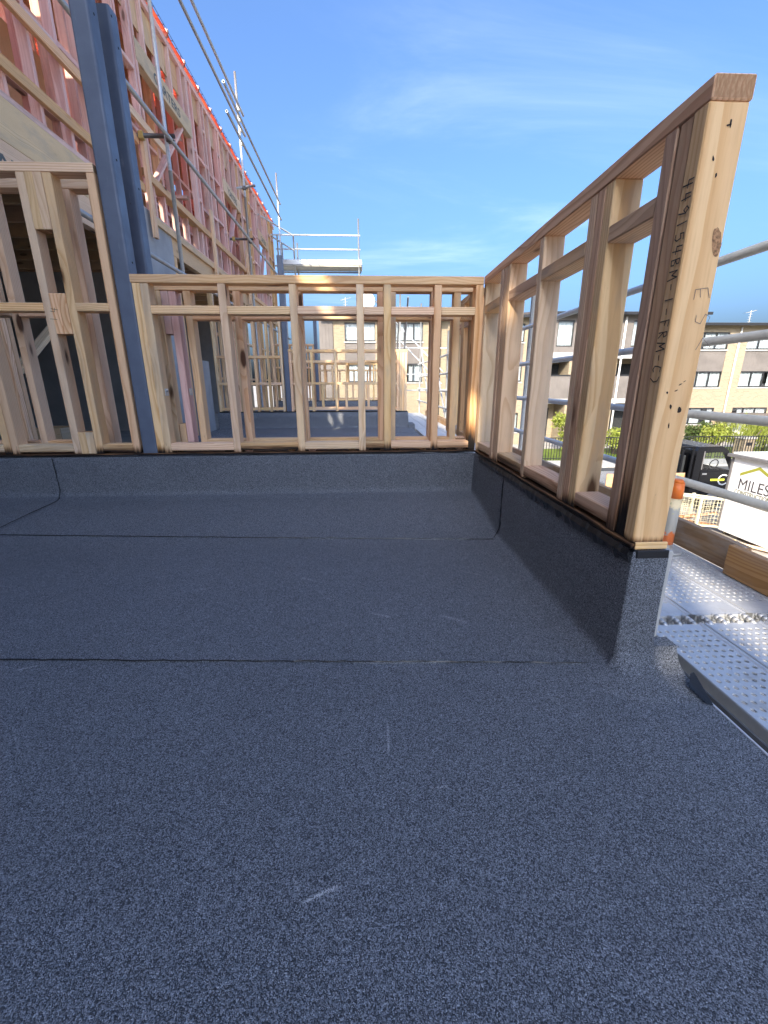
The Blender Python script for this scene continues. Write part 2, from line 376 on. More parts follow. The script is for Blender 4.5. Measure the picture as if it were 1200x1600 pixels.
def meshobj(name, verts, faces, mat, parent=None, smooth=False, loc=(0, 0, 0)):
    me = bpy.data.meshes.new(name); me.from_pydata([Vector(v)-Vector(loc) for v in verts], [], faces); me.update()
    if smooth:
        for p in me.polygons: p.use_smooth = True
    return link(name, me, mat, parent, loc)
def bmobj(name, bm, mat, parent=None, smooth=False, local=False):
    me = bpy.data.meshes.new(name); bm.to_mesh(me); bm.free()
    if smooth:
        for p in me.polygons: p.use_smooth = True
    return link(name, me, mat, parent, world_loc(parent) if local else (0, 0, 0))
def bmbox(bm, x0, x1, y0, y1, z0, z1):
    v = [bm.verts.new((x, y, z)) for x in (x0, x1) for y in (y0, y1) for z in (z0, z1)]
    for f in ((0, 1, 3, 2), (4, 6, 7, 5), (0, 4, 5, 1), (2, 3, 7, 6), (0, 2, 6, 4), (1, 5, 7, 3)): bm.faces.new([v[i] for i in f])
def bmtube(bm, a, b, r, n=10, hollow=True, r2=None):
    a, b = Vector(a), Vector(b); q = (b-a).to_track_quat('Z', 'Y'); r2 = r if r2 is None else r2
    rings = []
    for p, rr in ((a, r), (b, r2)):
        rings.append([bm.verts.new(p + q @ Vector((rr*math.cos(2*math.pi*i/n), rr*math.sin(2*math.pi*i/n), 0))) for i in range(n)])
    for i in range(n): bm.faces.new((rings[0][i], rings[0][(i+1) % n], rings[1][(i+1) % n], rings[1][i])).smooth = True
    if hollow and r > .012:
        for k, p, s in ((0, a, 1), (1, b, -1)):
            ins = [bm.verts.new(p + (v.co-p)*.78) for v in rings[k]]; dep = [bm.verts.new(v.co + q @ Vector((0, 0, s*.05))) for v in ins]
            for i in range(n):
                j = (i+1) % n
                f1 = (rings[k][i], ins[i], ins[j], rings[k][j]); f2 = (ins[i], dep[i], dep[j], ins[j])
                bm.faces.new(f1 if k == 1 else f1[::-1]); bm.faces.new(f2 if k == 1 else f2[::-1])
            bm.faces.new(dep if k else dep[::-1])
    else:
        bm.faces.new(rings[0][::-1]); bm.faces.new(rings[1])
def tube(name, parent, a, b, r=.024, mat='galv', n=12, hollow=True):
    a, b = Vector(a), Vector(b); mid = (a+b)/2; bm = bmesh.new(); bmtube(bm, a-mid, b-mid, r, n, hollow)
    me = bpy.data.meshes.new(name); bm.to_mesh(me); bm.free(); return link(name, me, mat, parent, mid)
def textmesh(name, s, size, mat, parent, loc, xdir, ydir, extrude=.001, fit=None, bold=0):
    cu = bpy.data.curves.new(name, 'FONT'); cu.body = s; cu.size = size; cu.extrude = extrude; cu.offset = bold
    o = bpy.data.objects.new(name, cu); COL.objects.link(o); bpy.context.view_layer.update()
    me = bpy.data.meshes.new_from_object(o.evaluated_get(bpy.context.evaluated_depsgraph_get())); bpy.data.objects.remove(o)
    w = max(v.co.x for v in me.vertices) - min(v.co.x for v in me.vertices); k = fit/w if fit else 1
    for v in me.vertices: v.co.x *= k
    X, Y = Vector(xdir).normalized(), Vector(ydir).normalized(); Z = X.cross(Y)
    me.materials.clear(); ob = link(name, me, mat, parent, loc)
    ob.rotation_euler = Matrix((X, Y, Z)).transposed().to_euler(); return ob

# ------------------------------------------------------------------ the setting: street level
ZG = -3.0
def sheet(name, x0, x1, y0, y1, z, mat, th=.3):
    bm = bmesh.new(); bmbox(bm, x0, x1, y0, y1, z-th, z); o = bmobj(name, bm, mat); o['kind'] = 'structure'; return o
g = meshobj('ground', [(-900, -900, ZG), (900, -900, ZG), (900, 900, ZG), (-900, 900, ZG)], [(0, 1, 2, 3)], 'ground'); g['kind'] = 'structure'
sheet('road', -60, 60, 14.2, 19.2, ZG+.004, 'asphalt', .01)
sheet('kerb', -60, 60, 14.05, 14.2, ZG+.12, 'kerb', .14)
sheet('kerb', -60, 60, 19.2, 19.35, ZG+.12, 'kerb', .14)
sheet('footpath', -60, 60, 19.35, 20.6, ZG+.118, 'kerb', .14)
lawn = sheet('lawn', -60, 60, 20.6, 24.6, ZG+.10, 'grass', .12)

# ------------------------------------------------------------------ balcony floor and membrane
XR, YB, YE, ZM, ZT = .735, 2.81, 1.068, .378, 1.43
XO = .906
def deckz(y): 
    t = min(1, max(0, (y-2.05)/.70)); return .095*t*t*(3-2*t)
floor = bpy.data.objects.new('balcony_floor', None); COL.objects.link(floor); floor['kind'] = 'structure'
floor.location = (0, 0, 0)
bm = bmesh.new(); bmbox(bm, -2.7, XO-.012, -6, 2.79, -.28, -.03); bmobj('floor_slab', bm, 'fibre', floor)
rs = random.Random(3)
def membrane_sheet(y0, y1, x0, x1, z, parent, name='membrane_sheet', slope=False):
    ny = max(2, int((y1-y0)/.06)); nx = 46; vs = []; fs = []
    jag = [rs.uniform(-.004, .004) + .006*math.sin(i*.7+y0*9) for i in range(nx+1)]
    for j in range(ny+1):
        for i in range(nx+1):
            x = x0+(x1-x0)*i/nx; y = y0+(y1-y0)*j/ny + (jag[i] if j == 0 else 0) - .06*(x+.6)*(1 if slope else 0)
            if y0 < 2.8: y = min(y, 2.79)
            vs.append((x, y, z + deckz(y)))
    for j in range(ny):
        for i in range(nx): a = j*(nx+1)+i; fs.append((a, a+1, a+nx+2, a+nx+1))
    b = len(vs)
    for i in range(nx+1): q = vs[i]; vs.append((q[0], q[1]-.001, q[2]-.006))
    for i in range(nx): fs.append((b+i, b+i+1, i+1, i))
    return meshobj(name, vs, fs, 'memb', parent)
membrane_sheet(-6, 0.05, -2.7, XO, 0, floor)
membrane_sheet(0.02, 1.36, -2.7, XO, .004, floor)
membrane_sheet(1.15, 2.42, -2.7, XR+.02, .008, floor, slope=True)
membrane_sheet(2.20, 3.0, -2.7, XR+.02, .012, floor, slope=True)
def seam(pts, parent, w=.006, name='seam_bead'):
    bm = bmesh.new(); r0 = random.Random(len(pts)*7+int(pts[0][0]*100)); n = 60; P = []
    seg = [(Vector(pts[i]), Vector(pts[i+1])) for i in range(len(pts)-1)]
    for a, b in seg:
        m = max(3, int((b-a).length/.025))
        for k in range(m + (1 if (a, b) == seg[-1] else 0)): P.append(a.lerp(b, k/m))
    prev = None
    for i, p in enumerate(P):
        d = (P[min(i+1, len(P)-1)]-P[max(i-1, 0)]).normalized(); up = Vector((0, 0, 1)) if abs(d.z) < .6 else Vector((0, -1, 0))
        s = d.cross(up).normalized(); ww = w*r0.uniform(.35, 1.15); j = s*r0.uniform(-.0025, .0025); nrm = s.cross(d)
        cur = [bm.verts.new(p+j+s*ww/2), bm.verts.new(p+j+nrm*.0035), bm.verts.new(p+j-s*ww/2)]
        if prev:
            for k in (0, 1): bm.faces.new((prev[k], prev[k+1], cur[k+1], cur[k]))
        prev = cur
    return bmobj(name, bm, 'bitumen', parent)
sl = lambda y, x: y - .06*(x+.6)
seam([(x/10, sl(2.198, x/10)-.001, .0125+deckz(sl(2.198, x/10))) for x in range(-27, 8)], floor, .0042)
seam([(x/10, sl(1.148, x/10)-.001, .0085) for x in range(-27, 8)], floor, .0042)
seam([(-2.3, 2.15, .022+deckz(2.15)), (-2.03, 2.31, .03+deckz(2.31)), (-1.98, 2.52, .022+deckz(2.52)), (-1.955, 2.70, .018+deckz(2.70)), (-1.955, 2.735, .125)], floor)
seam([(-1.97, 2.745, .11), (-1.985, 2.79, .16), (-1.993, 2.797, .37)], floor)
# upstands: a coved foot, a face and a top, each a bent sheet
def upstand(name, path, sect, mat, parent, wav=0):
    """sect: (outward offset, z) profile swept along path points with given outward dir"""
    vs, fs = [], []; n = len(sect)
    for (p, o) in path:
        for (d, z) in sect: vs.append((p[0]+o[0]*d, p[1]+o[1]*d, z + (rs.uniform(-wav, wav) if z == sect[-1][1] else 0)))
    for i in range(len(path)-1):
        for k in range(n-1): a = i*n+k; fs.append((a, a+n, a+n+1, a+1))
    return meshobj(name, vs, fs, mat, parent, smooth=True)
def cove(z0, top, r=.05, d0=0.0):
    pr = [(r+.10+d0, z0-.002), (r+.04+d0, z0+.010), (r+d0, z0+.017)]
    for i in range(1, 6): a = i/6*math.pi/2; pr.append((d0+.012+(r-.012)*(1-math.sin(a)), z0+.017+r*(1-math.cos(a))))
    return pr + [(d0+.010, z0+r+.03), (d0+.006, (z0+top)/2), (d0+.004, top-.012), (d0+.001, top-.002), (-.03, top)]
N = 24
upstand('membrane_upstand', [((-2.7+(3.435)*i/N, YB), (0, -1)) for i in range(N+1)], cove(.10, ZM-.004, .045), 'memb', floor, .002)
rp = []
prof_r = []
vs, fs = [], []
NR = 26
for i in range(NR+1):
    y = YB - (YB-YE+.012)*i/NR; sc = cove(deckz(y), ZM-.003, .03)
    for d, z in sc: vs.append((XR-d, y, z + (rs.uniform(-.003, .003) if z > ZM-.01 else 0)))
n = len(sc)
for i in range(NR):
    for k in range(n-1): a = i*n+k; fs.append((a, a+1, a+n+1, a+n))
# round the end of the wall
endp = [(XR, YE-.012)]
cor = []
for j in range(1, 6):
    a = j/6*math.pi/2; cor.append((a,))
def end_ring(a):
    return [(XR + .0 - d*math.cos(a), YE-.012 - d*math.sin(a), z) for d, z in cove(0, ZM-.003, .03+.055*a/(math.pi/2))]
base_i = NR
rings = [end_ring(j/6*math.pi/2) for j in range(1, 7)]
for f in range(1, 6): rings.append([(XR + .100*f/5, YE-.012-d, z) for d, z in cove(0, ZM-.003, .085)])
prev = NR*n
for rg in rings:
    st = len(vs); vs += rg
    for k in range(n-1): fs.append((prev+k, prev+k+1, st+k+1, st+k))
    prev = st
meshobj('membrane_upstand', vs, fs, 'memb', floor, smooth=True)
seam([(XR-.045, 2.135, .02), (XR-.014, 2.14, .07), (XR-.011, 2.147, .2), (XR-.009, 2.15, ZM-.01)], floor, .007)
# torn, lumpy upper lap along the right-hand wall
bm = bmesh.new(); r0 = random.Random(11); pv = None
for i in range(70):
    y = 2.66 - (2.66-YE+.01)*i/69; lip = .010 + .008*r0.random() + (.018*r0.random() if i > 52 else 0)
    t = [bm.verts.new((XR-.006, y, ZM-.030-.02*r0.random()*(1 if i > 25 else .4))), bm.verts.new((XR-.010-.4*lip, y, ZM-.014)), bm.verts.new((XR-.006-.3*lip, y, ZM+.002+.003*r0.random())), bm.verts.new((XR+.01, y, ZM+.001))]
    if pv:
        for k in range(3): bm.faces.new((pv[k], pv[k+1], t[k+1], t[k]))
    pv = t
bmobj('lap_edge', bm, 'bitumen', floor)
bar('lap_edge', floor, XR+.006, XR+.098, YE-.019, YE-.012, ZM-.022, ZM+.001, 'bitumen', .002)
# backing board showing at the outer edge, and the little wedge where the wall meets the deck edge
bar('backing_board', floor, XR+.1005, XR+.114, YE-.012, 2.9, .104, ZM-.004, 'fibre', .001)
sp_ = [(d, z) for d, z in cove(0, ZM-.003, .085) if z < .115]; vs, fs = [], []; n = len(sp_)
for x in (XR+.098, XR+.125, XO): vs += [(x, YE-.012-d, z) for d, z in sp_] + [(x, YE+.02, sp_[-1][1]), (x, YE+.02, -.03)]
n += 2
for i in range(2):
    for k in range(n-1): fs.append((i*n+k, i*n+k+1, (i+1)*n+k+1, (i+1)*n+k))
bq = len(vs); vs.append((XO, YE-.012-sp_[0][0], -.03)); fs.append(tuple([bq]+list(range(2*n, 3*n))))
meshobj('corner_saddle', vs, fs, 'memb', floor)
meshobj('saddle_shade_patch', [(XO-.014, .886, .0075), (XO+.001, .884, .006), (XO+.001, .965, .047), (XO-.012, .962, .045), (XO-.024, .945, .036), (XO-.036, .93, .031), (XO-.026, .91, .02)], [(0, 1, 2, 3, 4, 5, 6)], 'bitumen', floor)  # dark patch painting in the shadow at the saddle tip
# drip flashing and edge channel along the open side
bar('edge_flashing', floor, XO, XO+.006, -6, .925, -.05, .006, 'galv_light', .001)
bar('edge_flashing', floor, XO+.006, XO+.075, -6, YE+.5, -.062, -.056, 'galv', .001)
bar('edge_channel', floor, XO+.072, XO+.078, -6, 16, -.12, -.04, 'coupler', .001)

# ------------------------------------------------------------------ timber parapet frames
SX = [(-1.335, -1.290), (-1.290, -1.245), (-.847, -.802), (-.432, -.387), (-.034, .011), (.131, .176), (.438, .483), (.690, .735)]
ZBP0, ZBP1, ZN0, ZN1, ZTP = .408, .453, 1.219, 1.264, 1.385
def low_frame(parent, y0, studs, x0, x1, mats=('pine', 'pine_s', 'pine_b'), far=False, dz=0):
    mt, ms, mb = mats; y1 = y0+.09
    bar('top_plate', parent, x0, x1, y0, y1, ZTP, ZT, mt)
    for i, (a, b) in enumerate(studs):
        j = rs.uniform(-.004, .004)
        bar('stud', parent, a, b, y0+.002+abs(j), y1-.002, ZM+.016, ZTP, mb if b > .68 and not far else ms)
    for (a, b), (c, d) in zip(studs[:-1], studs[1:]):
        if c-b < .02: continue
        k = rs.uniform(-.003, .003)
        bar('nog', parent, b, c, y0+.001, y1-.003, ZN0+k, ZN1+k, mt)
        bar('bottom_plate', parent, b, c, y0+.001, y1-.002, ZBP0, ZBP1, ms if not far else mt)
        if not far:
            for xx in (b+.02, c-.07): bar('packer', parent, xx, xx+.045, y0+.03, y1-.01, ZM+.015, ZBP0, 'pink' if rs.random() < .4 else 'pine_s')
fr = thing('parapet_frame', 'low pine stud frame across the balcony end, leaf nearest the camera', 'timber frame', (-.3, YB, ZM))
low_frame(fr, YB, SX, -1.340, XR)
bar('cap_strip', fr, -2.68, XR, YB-.006, YB+.30, ZM+.002, ZM+.015, 'strip', .002)
for x, yy in ((-1.247, 2.835), ):
    pass
# plate washers with bolt heads on the end stud
for (x0, y0, zz_) in ((-1.2445, 2.86, .772), ):
    w = bar('bolt_washer', fr, x0, x0+.004, y0-.022, y0+.022, zz_-.022, zz_+.022, 'galv_light', .001)
    bm = bmesh.new(); bmtube(bm, (x0+.004, y0, zz_), (x0+.016, y0, zz_), .011, 6, False); bmobj('bolt_head', bm, 'galv', w).location = -world_loc(w)
f2 = thing('parapet_frame', 'low pine stud frame behind the balcony end frame, second leaf of the pair', 'timber frame', (-.3, 3.02, ZM))
SB = [(-1.13, -1.085), (-.82, -.775), (-.43, -.385), (-.035, .01), (.10, .145), (.175, .22), (.45, .495), (.60, .645), (.72, .765)]
low_frame(f2, 3.02, SB, -1.32, .735, mats=('pine', 'pine', 'pine'), far=True)
for i, (a, b, z0, z1) in enumerate(((-1.315, -1.270, ZM+.016, ZTP), (-1.268, -1.223, 1.13, ZTP), (-1.221, -1.176, ZM+.016, ZTP), (-1.266, -1.225, ZM+.016, .56))):
    bar('stud', f2, a, b, 3.024+i*.002, 3.11, z0, z1, 'pink' if i in (1, 2) else 'pine')
w = bar('bolt_washer', f2, -1.174, -1.17, 3.045, 3.089, .748, .792, 'galv_light', .001)
# right-hand return wall
rw = thing('return_frame', 'short pine stud wall running towards the camera at the open balcony edge', 'timber frame', (.78, 1.9, ZM))
XR1 = XR+.09
bar('top_plate', rw, XR, XR1, YE-.004, YB-.002, ZTP, ZT, 'brown')
RY = [(1.068, 1.113), (1.114, 1.157), (1.163, 1.207), (1.422, 1.467), (1.469, 1.513), (1.516, 1.560), (1.922, 1.966), (2.33, 2.374), (2.376, 2.42), (2.432, 2.475), (2.764, 2.806)]
ends = None
rstud = []
for i, (a, b) in enumerate(RY):
    e = rs.uniform(0, .003)
    m = 'pine_e' if i in (0,) else ('brown_b' if i == 1 else 'brown_t' if i == 2 else 'brown')
    if i in (3, 6, 7, 10): m = 'pine_s'
    rstud.append(bar('stud', rw, XR+e, XR1-.002, a, b, ZM+.016, ZTP, m))
for i, (a, b) in enumerate(zip(RY[:-1], RY[1:])):
    if b[0]-a[1] < .05: continue
    k = rs.uniform(-.003, .003)
    bar('nog', rw, XR+.002, XR1-.003, a[1], b[0], ZN0+k, ZN1+k, 'brown')
    bar('bottom_plate', rw, XR+.003, XR1-.002, a[1], b[0], ZBP0, ZBP1, 'brown')
    for yy in (a[1]+.01, b[0]-.06): bar('packer', rw, XR+.03, XR1-.01, yy, yy+.045, ZM+.015, ZBP0, 'pine')
bar('cap_strip', rw, XR-.004, XR1+.004, YE-.004, YB-.007, ZM+.002, ZM+.015, 'strip', .002)
bar('base_packer', rw, XR+.004, XR1+.004, YE-.010, YE-.0045, ZM+.002, ZM+.022, 'pine', .001)
# handwriting down the inner edge of the end post
GL = {'4': [[(.2, 1), (.12, .45), (.9, .42)], [(.66, .95), (.58, -.05)]], '9': [[(.8, .8), (.5, 1), (.2, .75), (.45, .5), (.8, .75), (.75, .3), (.6, 0)]],
      '1': [[(.5, 1), (.5, 0)]], '5': [[(.85, 1), (.25, 1), (.2, .6), (.65, .62), (.85, .3), (.5, 0), (.15, .08)]], '3': [[(.15, .95), (.6, 1), (.75, .75), (.4, .55), (.8, .35), (.6, .03), (.15, .05)]],
      'B': [[(.2, 0), (.2, 1), (.65, .95), (.7, .65), (.25, .52), (.8, .4), (.75, .08), (.2, 0)]], 'M': [[(.05, 0), (.15, 1), (.5, .35), (.85, 1), (.98, 0)]],
      '-': [[(.2, .5), (.8, .5)]], 'F': [[(.2, 0), (.22, 1), (.85, 1)], [(.2, .55), (.7, .55)]], 'R': [[(.15, 0), (.2, 1), (.65, .98), (.75, .7), (.2, .5), (.85, 0)]],
      'C': [[(.85, .95), (.4, 1), (.15, .6), (.2, .15), (.5, 0), (.9, .1)]], ')': [[(.2, 1.05), (.6, .8), (.7, .4), (.3, -.1)]],
      'E': [[(.9, 1), (.15, .9), (.1, .1), (.85, 0)], [(.1, .5), (.7, .5)]], 'S': [[(.9, .9), (.4, 1), (.2, .7), (.8, .35), (.6, 0), (.1, .1)]], '<': [[(.9, 1), (.1, .5), (.85, 0)]]}
def writing(name, parent, s, org, xd, yd, nrm, cw, ch, step, sw, mat, jit=.06):
    bm = bmesh.new(); xd, yd, nrm = Vector(xd), Vector(yd), Vector(nrm); org = Vector(org); r0 = random.Random(5); pos = 0
    for c in s:
        if c == ' ': pos += step*.5; continue
        for st in GL[c]:
            P = [org + xd*(pos + (x+r0.uniform(-jit, jit))*cw) + yd*((y+r0.uniform(-jit, jit))*ch) for x, y in st]
            for a, b in zip(P[:-1], P[1:]):
                d = (b-a).normalized(); sd = d.cross(nrm)*sw/2; a2, b2 = a-d*sw*.3, b+d*sw*.3
                bm.faces.new([bm.verts.new(q + nrm*r0.uniform(.0008, .0012)) for q in (a2+sd, b2+sd, b2-sd, a2-sd)])
        pos += step
    o = bmobj(name, bm, mat, parent); o['kind'] = 'stuff'; return o
def local_sub(o, parent):   # a sub-part laid out in world space under a rotated part
    o.parent = parent; o.matrix_parent_inverse = (Matrix.Translation(world_loc(parent)) @ parent.rotation_euler.to_matrix().to_4x4()).inverted(); o.location = (0, 0, 0); return o
def post_xyz(): pass
wr_ = writing('marker_writing', rw, '449154BM-1-FRM-C)', (XR-.0005, 1.104, 1.255), (0, 0, -1), (0, -1, 0), (-1, 0, 0), .020, .029, .0262, .0026, 'ink')
writing('pencil_marks', rw, 'ES<', (XR+.038, YE-.0006, 1.03), (.25, 0, -1), (1, 0, .2), (0, -1, 0), .03, .035, .055, .0012, 'pencil')
def gouge(x, z, w, h, tilt=0, mat='gouge', off=.0009, name='gouge'):
    K = 9 if mat == 'gouge' else 22; bm = bmesh.new(); r0 = random.Random(int(z*1000)); c = bm.verts.new((x, YE-off, z)); vs = []
    for k in range(K):
        a = 2*math.pi*k/K; q = r0.uniform(.55, 1.1) if mat == 'gouge' else r0.uniform(.9, 1.08); dx, dz = w*q*math.cos(a), h*q*math.sin(a)
        vs.append(bm.verts.new((x+dx*math.cos(tilt)-dz*math.sin(tilt), YE-off, z+dx*math.sin(tilt)+dz*math.cos(tilt))))
    for k in range(K): bm.faces.new((c, vs[(k+1) % K], vs[k]))
    o = bmobj(name, bm, mat, rw); o.location = -world_loc(rw)
gouge(.808, 1.125, .0115, .030, .22, 'knot_c', .0006, 'knot')
for x, z, w, h, t in ((.788, 1.345, .003, .010, .1), (.785, 1.343, .008, .002, .3), (.764, 1.283, .003, .006, .3), (.777, 1.252, .0025, .006, -.2), (.7565, .795, .003, .005, .3), (.771, .762, .0035, .008, .2), (.776, .715, .002, .008, .1), (.796, .752, .007, .009, .4), (.786, .815, .006, .0015, .5), (.778, .80, .005, .0018, .4), (.795, .822, .004, .0012, .5)):
    gouge(x, z, w, h, t)
# the stub of the same wall beyond the end frame
st = thing('return_frame', 'stub of pine stud wall seen behind the end frame near its right corner', 'timber frame', (.78, 3.5, ZM))
bar('top_plate', st, XR+.03, XR1+.03, 3.115, 4.02, ZTP, ZT, 'brown')
for a, b in ((3.14, 3.185), (3.45, 3.495), (3.497, 3.54), (3.93, 3.975), (3.977, 4.02)): bar('stud', st, XR+.031, XR1+.028, a, b, ZM+.016, ZTP, 'pine')
for a, b in ((3.185, 3.45), (3.54, 3.93)):
    bar('nog', st, XR+.032, XR1+.027, a, b, ZN0, ZN1, 'brown'); bar('bottom_plate', st, XR+.032, XR1+.027, a, b, ZBP0, ZBP1, 'pine')
# taller frame on the left
def tall_frame(parent, y0, studs, x0, x1, ztop=1.965, blocks=(), mt='pine', far=False):
    y1 = y0+.09
    bar('top_plate', parent, x0, x1, y0, y1, ztop-.045, ztop, mt)
    for a, b in studs: bar('stud', parent, a, b, y0+.002, y1-.002, ZM+.016, ztop-.045, mt if far else 'pine_s')
    for (a, b), (c, d) in zip(studs[:-1], studs[1:]):
        if c-b < .13: continue
        bar('nog', parent, b, c, y0+.001, y1-.003, 1.232, 1.277, mt); bar('bottom_plate', parent, b, c, y0+.001, y1-.003, ZBP0, ZBP1, mt if far else 'pine_s')
    for a, b, z0, z1 in blocks: bar('block', parent, a, b, y0-.001, y1-.004, z0, z1, mt)
tf = thing('tall_frame', 'taller pine frame left of the steel posts, leaf nearest the camera', 'timber frame', (-2, YB, ZM))
tall_frame(tf, YB, [(-2.60, -2.555), (-2.285, -2.24), (-2.238, -2.193), (-1.857, -1.812), (-1.718, -1.672), (-1.485, -1.441)], -2.66, -1.441,
           blocks=[(-1.811, -1.766, 1.648, 1.92), (-1.765, -1.72, 1.648, 1.92), (-1.811, -1.766, 1.107, 1.327), (-1.765, -1.72, 1.107, 1.327), (-1.811, -1.766, ZM+.016, .53), (-1.765, -1.72, ZM+.016, .53)])
writing('pencil_marks', tf, '14', (-1.79, YB-.003, 1.17), (.2, 0, 1), (-1, 0, .1), (0, -1, 0), .03, .04, .05, .002, 'ink')
tg = thing('tall_frame', 'taller pine frame left of the steel posts, leaf further back', 'timber frame', (-2, 3.02, ZM))
tall_frame(tg, 3.02, [(-2.60, -2.555), (-2.20, -2.155), (-1.80, -1.755), (-1.753, -1.708), (-1.60, -1.555), (-1.485, -1.441)], -2.66, -1.441, mt='pine', far=True)

# steel posts: square hollow sections with rounded corners and bolt holes
def steel_post(label, x0, y0, w, z0, z1, holes, grp='blue grey steel posts'):
    t = thing('steel_post', label, 'steel post', (x0+w/2, y0+w/2, z0), grp)
    bm = bmesh.new(); r = .012; ring = []
    for cx, cy_, a0 in ((x0+w-r, y0+r, -90), (x0+w-r, y0+w-r, 0), (x0+r, y0+w-r, 90), (x0+r, y0+r, 180)):
        for k in range(4): a = R(a0+30*k); ring.append((cx+r*math.cos(a), cy_+r*math.sin(a)))
    lo = [bm.verts.new((x, y, z0)) for x, y in ring]; hi = [bm.verts.new((x, y, z1)) for x, y in ring]; n = len(ring)
    for i in range(n): bm.faces.new((lo[i], lo[(i+1) % n], hi[(i+1) % n], hi[i])).smooth = False
    bm.faces.new(hi); bm.faces.new(lo[::-1])
    b = bmobj('post_body', bm, 'steel', t); b.location = -world_loc(t)
    for (yy, zz_) in holes:
        bm = bmesh.new(); bmtube(bm, (x0+w-.004, y0+yy, zz_), (x0+w+.0015, y0+yy, zz_), .006, 10, False)
        h = bmobj('bolt_hole', bm, 'hole', t); h.location = -world_loc(t)
    return t
steel_post('blue grey steel post standing in the end frame, the nearer of the pair', -1.43, YB+.004, .096, ZM+.016, 2.95, [(.05, 2.62), (.05, 2.0), (.05, 1.50)])
steel_post('blue grey steel post just behind the nearer post, its top showing', -1.43, 3.045, .094, ZM+.016, 2.78, [(.05, 2.62), (.05, 1.95), (.02, 2.74)])

# ------------------------------------------------------------------ next balconies along the building
def next_unit(yb, tagword, detail):
    fl = bpy.data.objects.new('balcony_floor', None); COL.objects.link(fl); fl['kind'] = 'structure'
    bm = bmesh.new(); bmbox(bm, -2.7, XO, yb-4.99, yb+.3, -.28, -.002); bmobj('floor_slab', bm, 'fibre', fl)
    for k in range(5): membrane_sheet(yb-5.0+k*1.02 + .02, min(yb, yb-5.0+(k+1)*1.02+.04), -2.7, XO, .004*(k+1) - .095, fl)
    pr = [(.08, .012), (.03, .02), (.012, .06), (.006, .2), (.002, ZM-.07), (-.03, ZM-.066)]
    upstand('membrane_upstand', [((-2.7, yb), (0, -1)), ((XR+.1, yb), (0, -1))], pr, 'memb', fl)
    upstand('membrane_upstand', [((XR+.1, yb), (1, 0)), ((XR+.1, yb+.3), (1, 0))], pr, 'memb', fl)
    bar('corner_saddle', fl, XR+.1, XO+.05, yb-.1, yb+.3, -.1, .09, 'memb', .004)
    Z0 = -.07
    return fl
unit_defs = [(8.2, 'second', 1), (13.5, 'third', 0)]
for yb, word, det in unit_defs:
    next_unit(yb, word, det)
    for leaf, dy in (('nearer', 0), ('further', .21)):
        t = thing('parapet_frame', f'low stud frame across the {word} balcony, {leaf} leaf', 'timber frame', (-.3, yb+dy, .31))
        y0 = yb+dy; y1 = y0+.09
        studs = [(-1.335, -1.29), (-.95, -.905), (-.52, -.475), (-.08, -.035), (.30, .345), (.62, .665)] + ([(.67, .714), (.716, .76), (.762, .806)] if dy == 0 else [(.76, .80)])
        bar('top_plate', t, -1.34, .81, y0, y1, 1.365, 1.41, 'pine_far')
        for a, b in studs: bar('stud', t, a, b, y0+.002, y1-.002, .325, 1.365, 'pine_far')
        for (a, b), (c, d) in zip(studs[:-1], studs[1:]):
            if c-b < .05: continue
            for z in (.35, .80, 1.18): bar('nog', t, b, c, y0+.003, y1-.003, z, z+.045, 'pine_far')
            if c-b > .25: bar('stud', t, (b+c)/2-.022, (b+c)/2+.022, y0+.004, y1-.004, .845, 1.18, 'pine_far') if dy else bar('stud', t, (b+c)/2-.06, (b+c)/2-.016, y0+.004, y1-.004, .395, .80, 'pine_far')
        bar('cap_strip', t, -2.66, .82, y0-.005, y1+.1 if dy == 0 else y1, .312, .324, 'strip', .001) if dy == 0 else None
        t = thing('tall_frame', f'taller stud frame left of the {word} balcony steel post, {leaf} leaf', 'timber frame', (-2, yb+dy, .31))
        bar('top_plate', t, -2.66, -1.445, y0, y1, 1.895, 1.94, 'pine_far')
        studs = [(-2.655, -2.61), (-2.30, -2.255), (-2.25, -2.205), (-1.96, -1.915), (-1.73, -1.685), (-1.49, -1.445)]
        if dy: studs = [(a+.06, b+.06) for a, b in studs[:-1]] + [studs[-1]]
        for a, b in studs: bar('stud', t, a, b, y0+.002, y1-.002, .325, 1.895, 'pine_far')
        for (a, b), (c, d) in zip(studs[:-1], studs[1:]):
            if c-b < .05: continue
            for z in (.35, .80, 1.26): bar('nog', t, b, c, y0+.003, y1-.003, z, z+.045, 'pine_far')
    steel_post(f'blue grey steel post in the {word} balcony frame, far along the building', -1.43, yb+.004, .096, .325, 2.9, [])

# ------------------------------------------------------------------ the timber-framed building on the left
B = thing('framed_building', 'tall house under construction in pink timber framing on the left', 'building', (-2.75, 6, -.1))
XF, XB = -2.70, -2.79
Y0B, Y1B = 2.95, 15.4
ZB0, ZB1 = 2.60, 2.915         # laminated beam
ZT0, ZT1 = 5.42, 5.51
for a, b in ((2.95, 6.95), (6.955, 11.2), (11.205, 15.4)):
    bar('floor_beam', B, XB, XF, a, b, ZB0, ZB1, 'lvl'); bar('bottom_plate', B, XB, XF-.002, a, b, ZB1+.001, ZB1+.046, 'pink')
    bar('top_plate', B, XB, XF, a, b, ZT0, ZT0+.044, 'pink'); bar('top_plate', B, XB+.002, XF-.002, a, b, ZT0+.0445, ZT1-.002, 'pink')
wins = [(6.75, 8.45, 3.35, 4.62), (10.1, 11.3, 3.35, 4.5), (13.0, 14.2, 3.35, 4.5)]
ys = []
y = 2.97
while y < 15.37:
    ys.append(y); y += .405
for (a, b, z0, z1) in wins: ys += [a-.046, a-.093, b+.001, b+.048]
ys += [3.86, 4.62, 5.47, 6.28, 9.2, 12.1]
ys.sort()
def inwin(y): 
    for w in wins:
        if w[0]-.044 < y < w[1]: return w
    return None
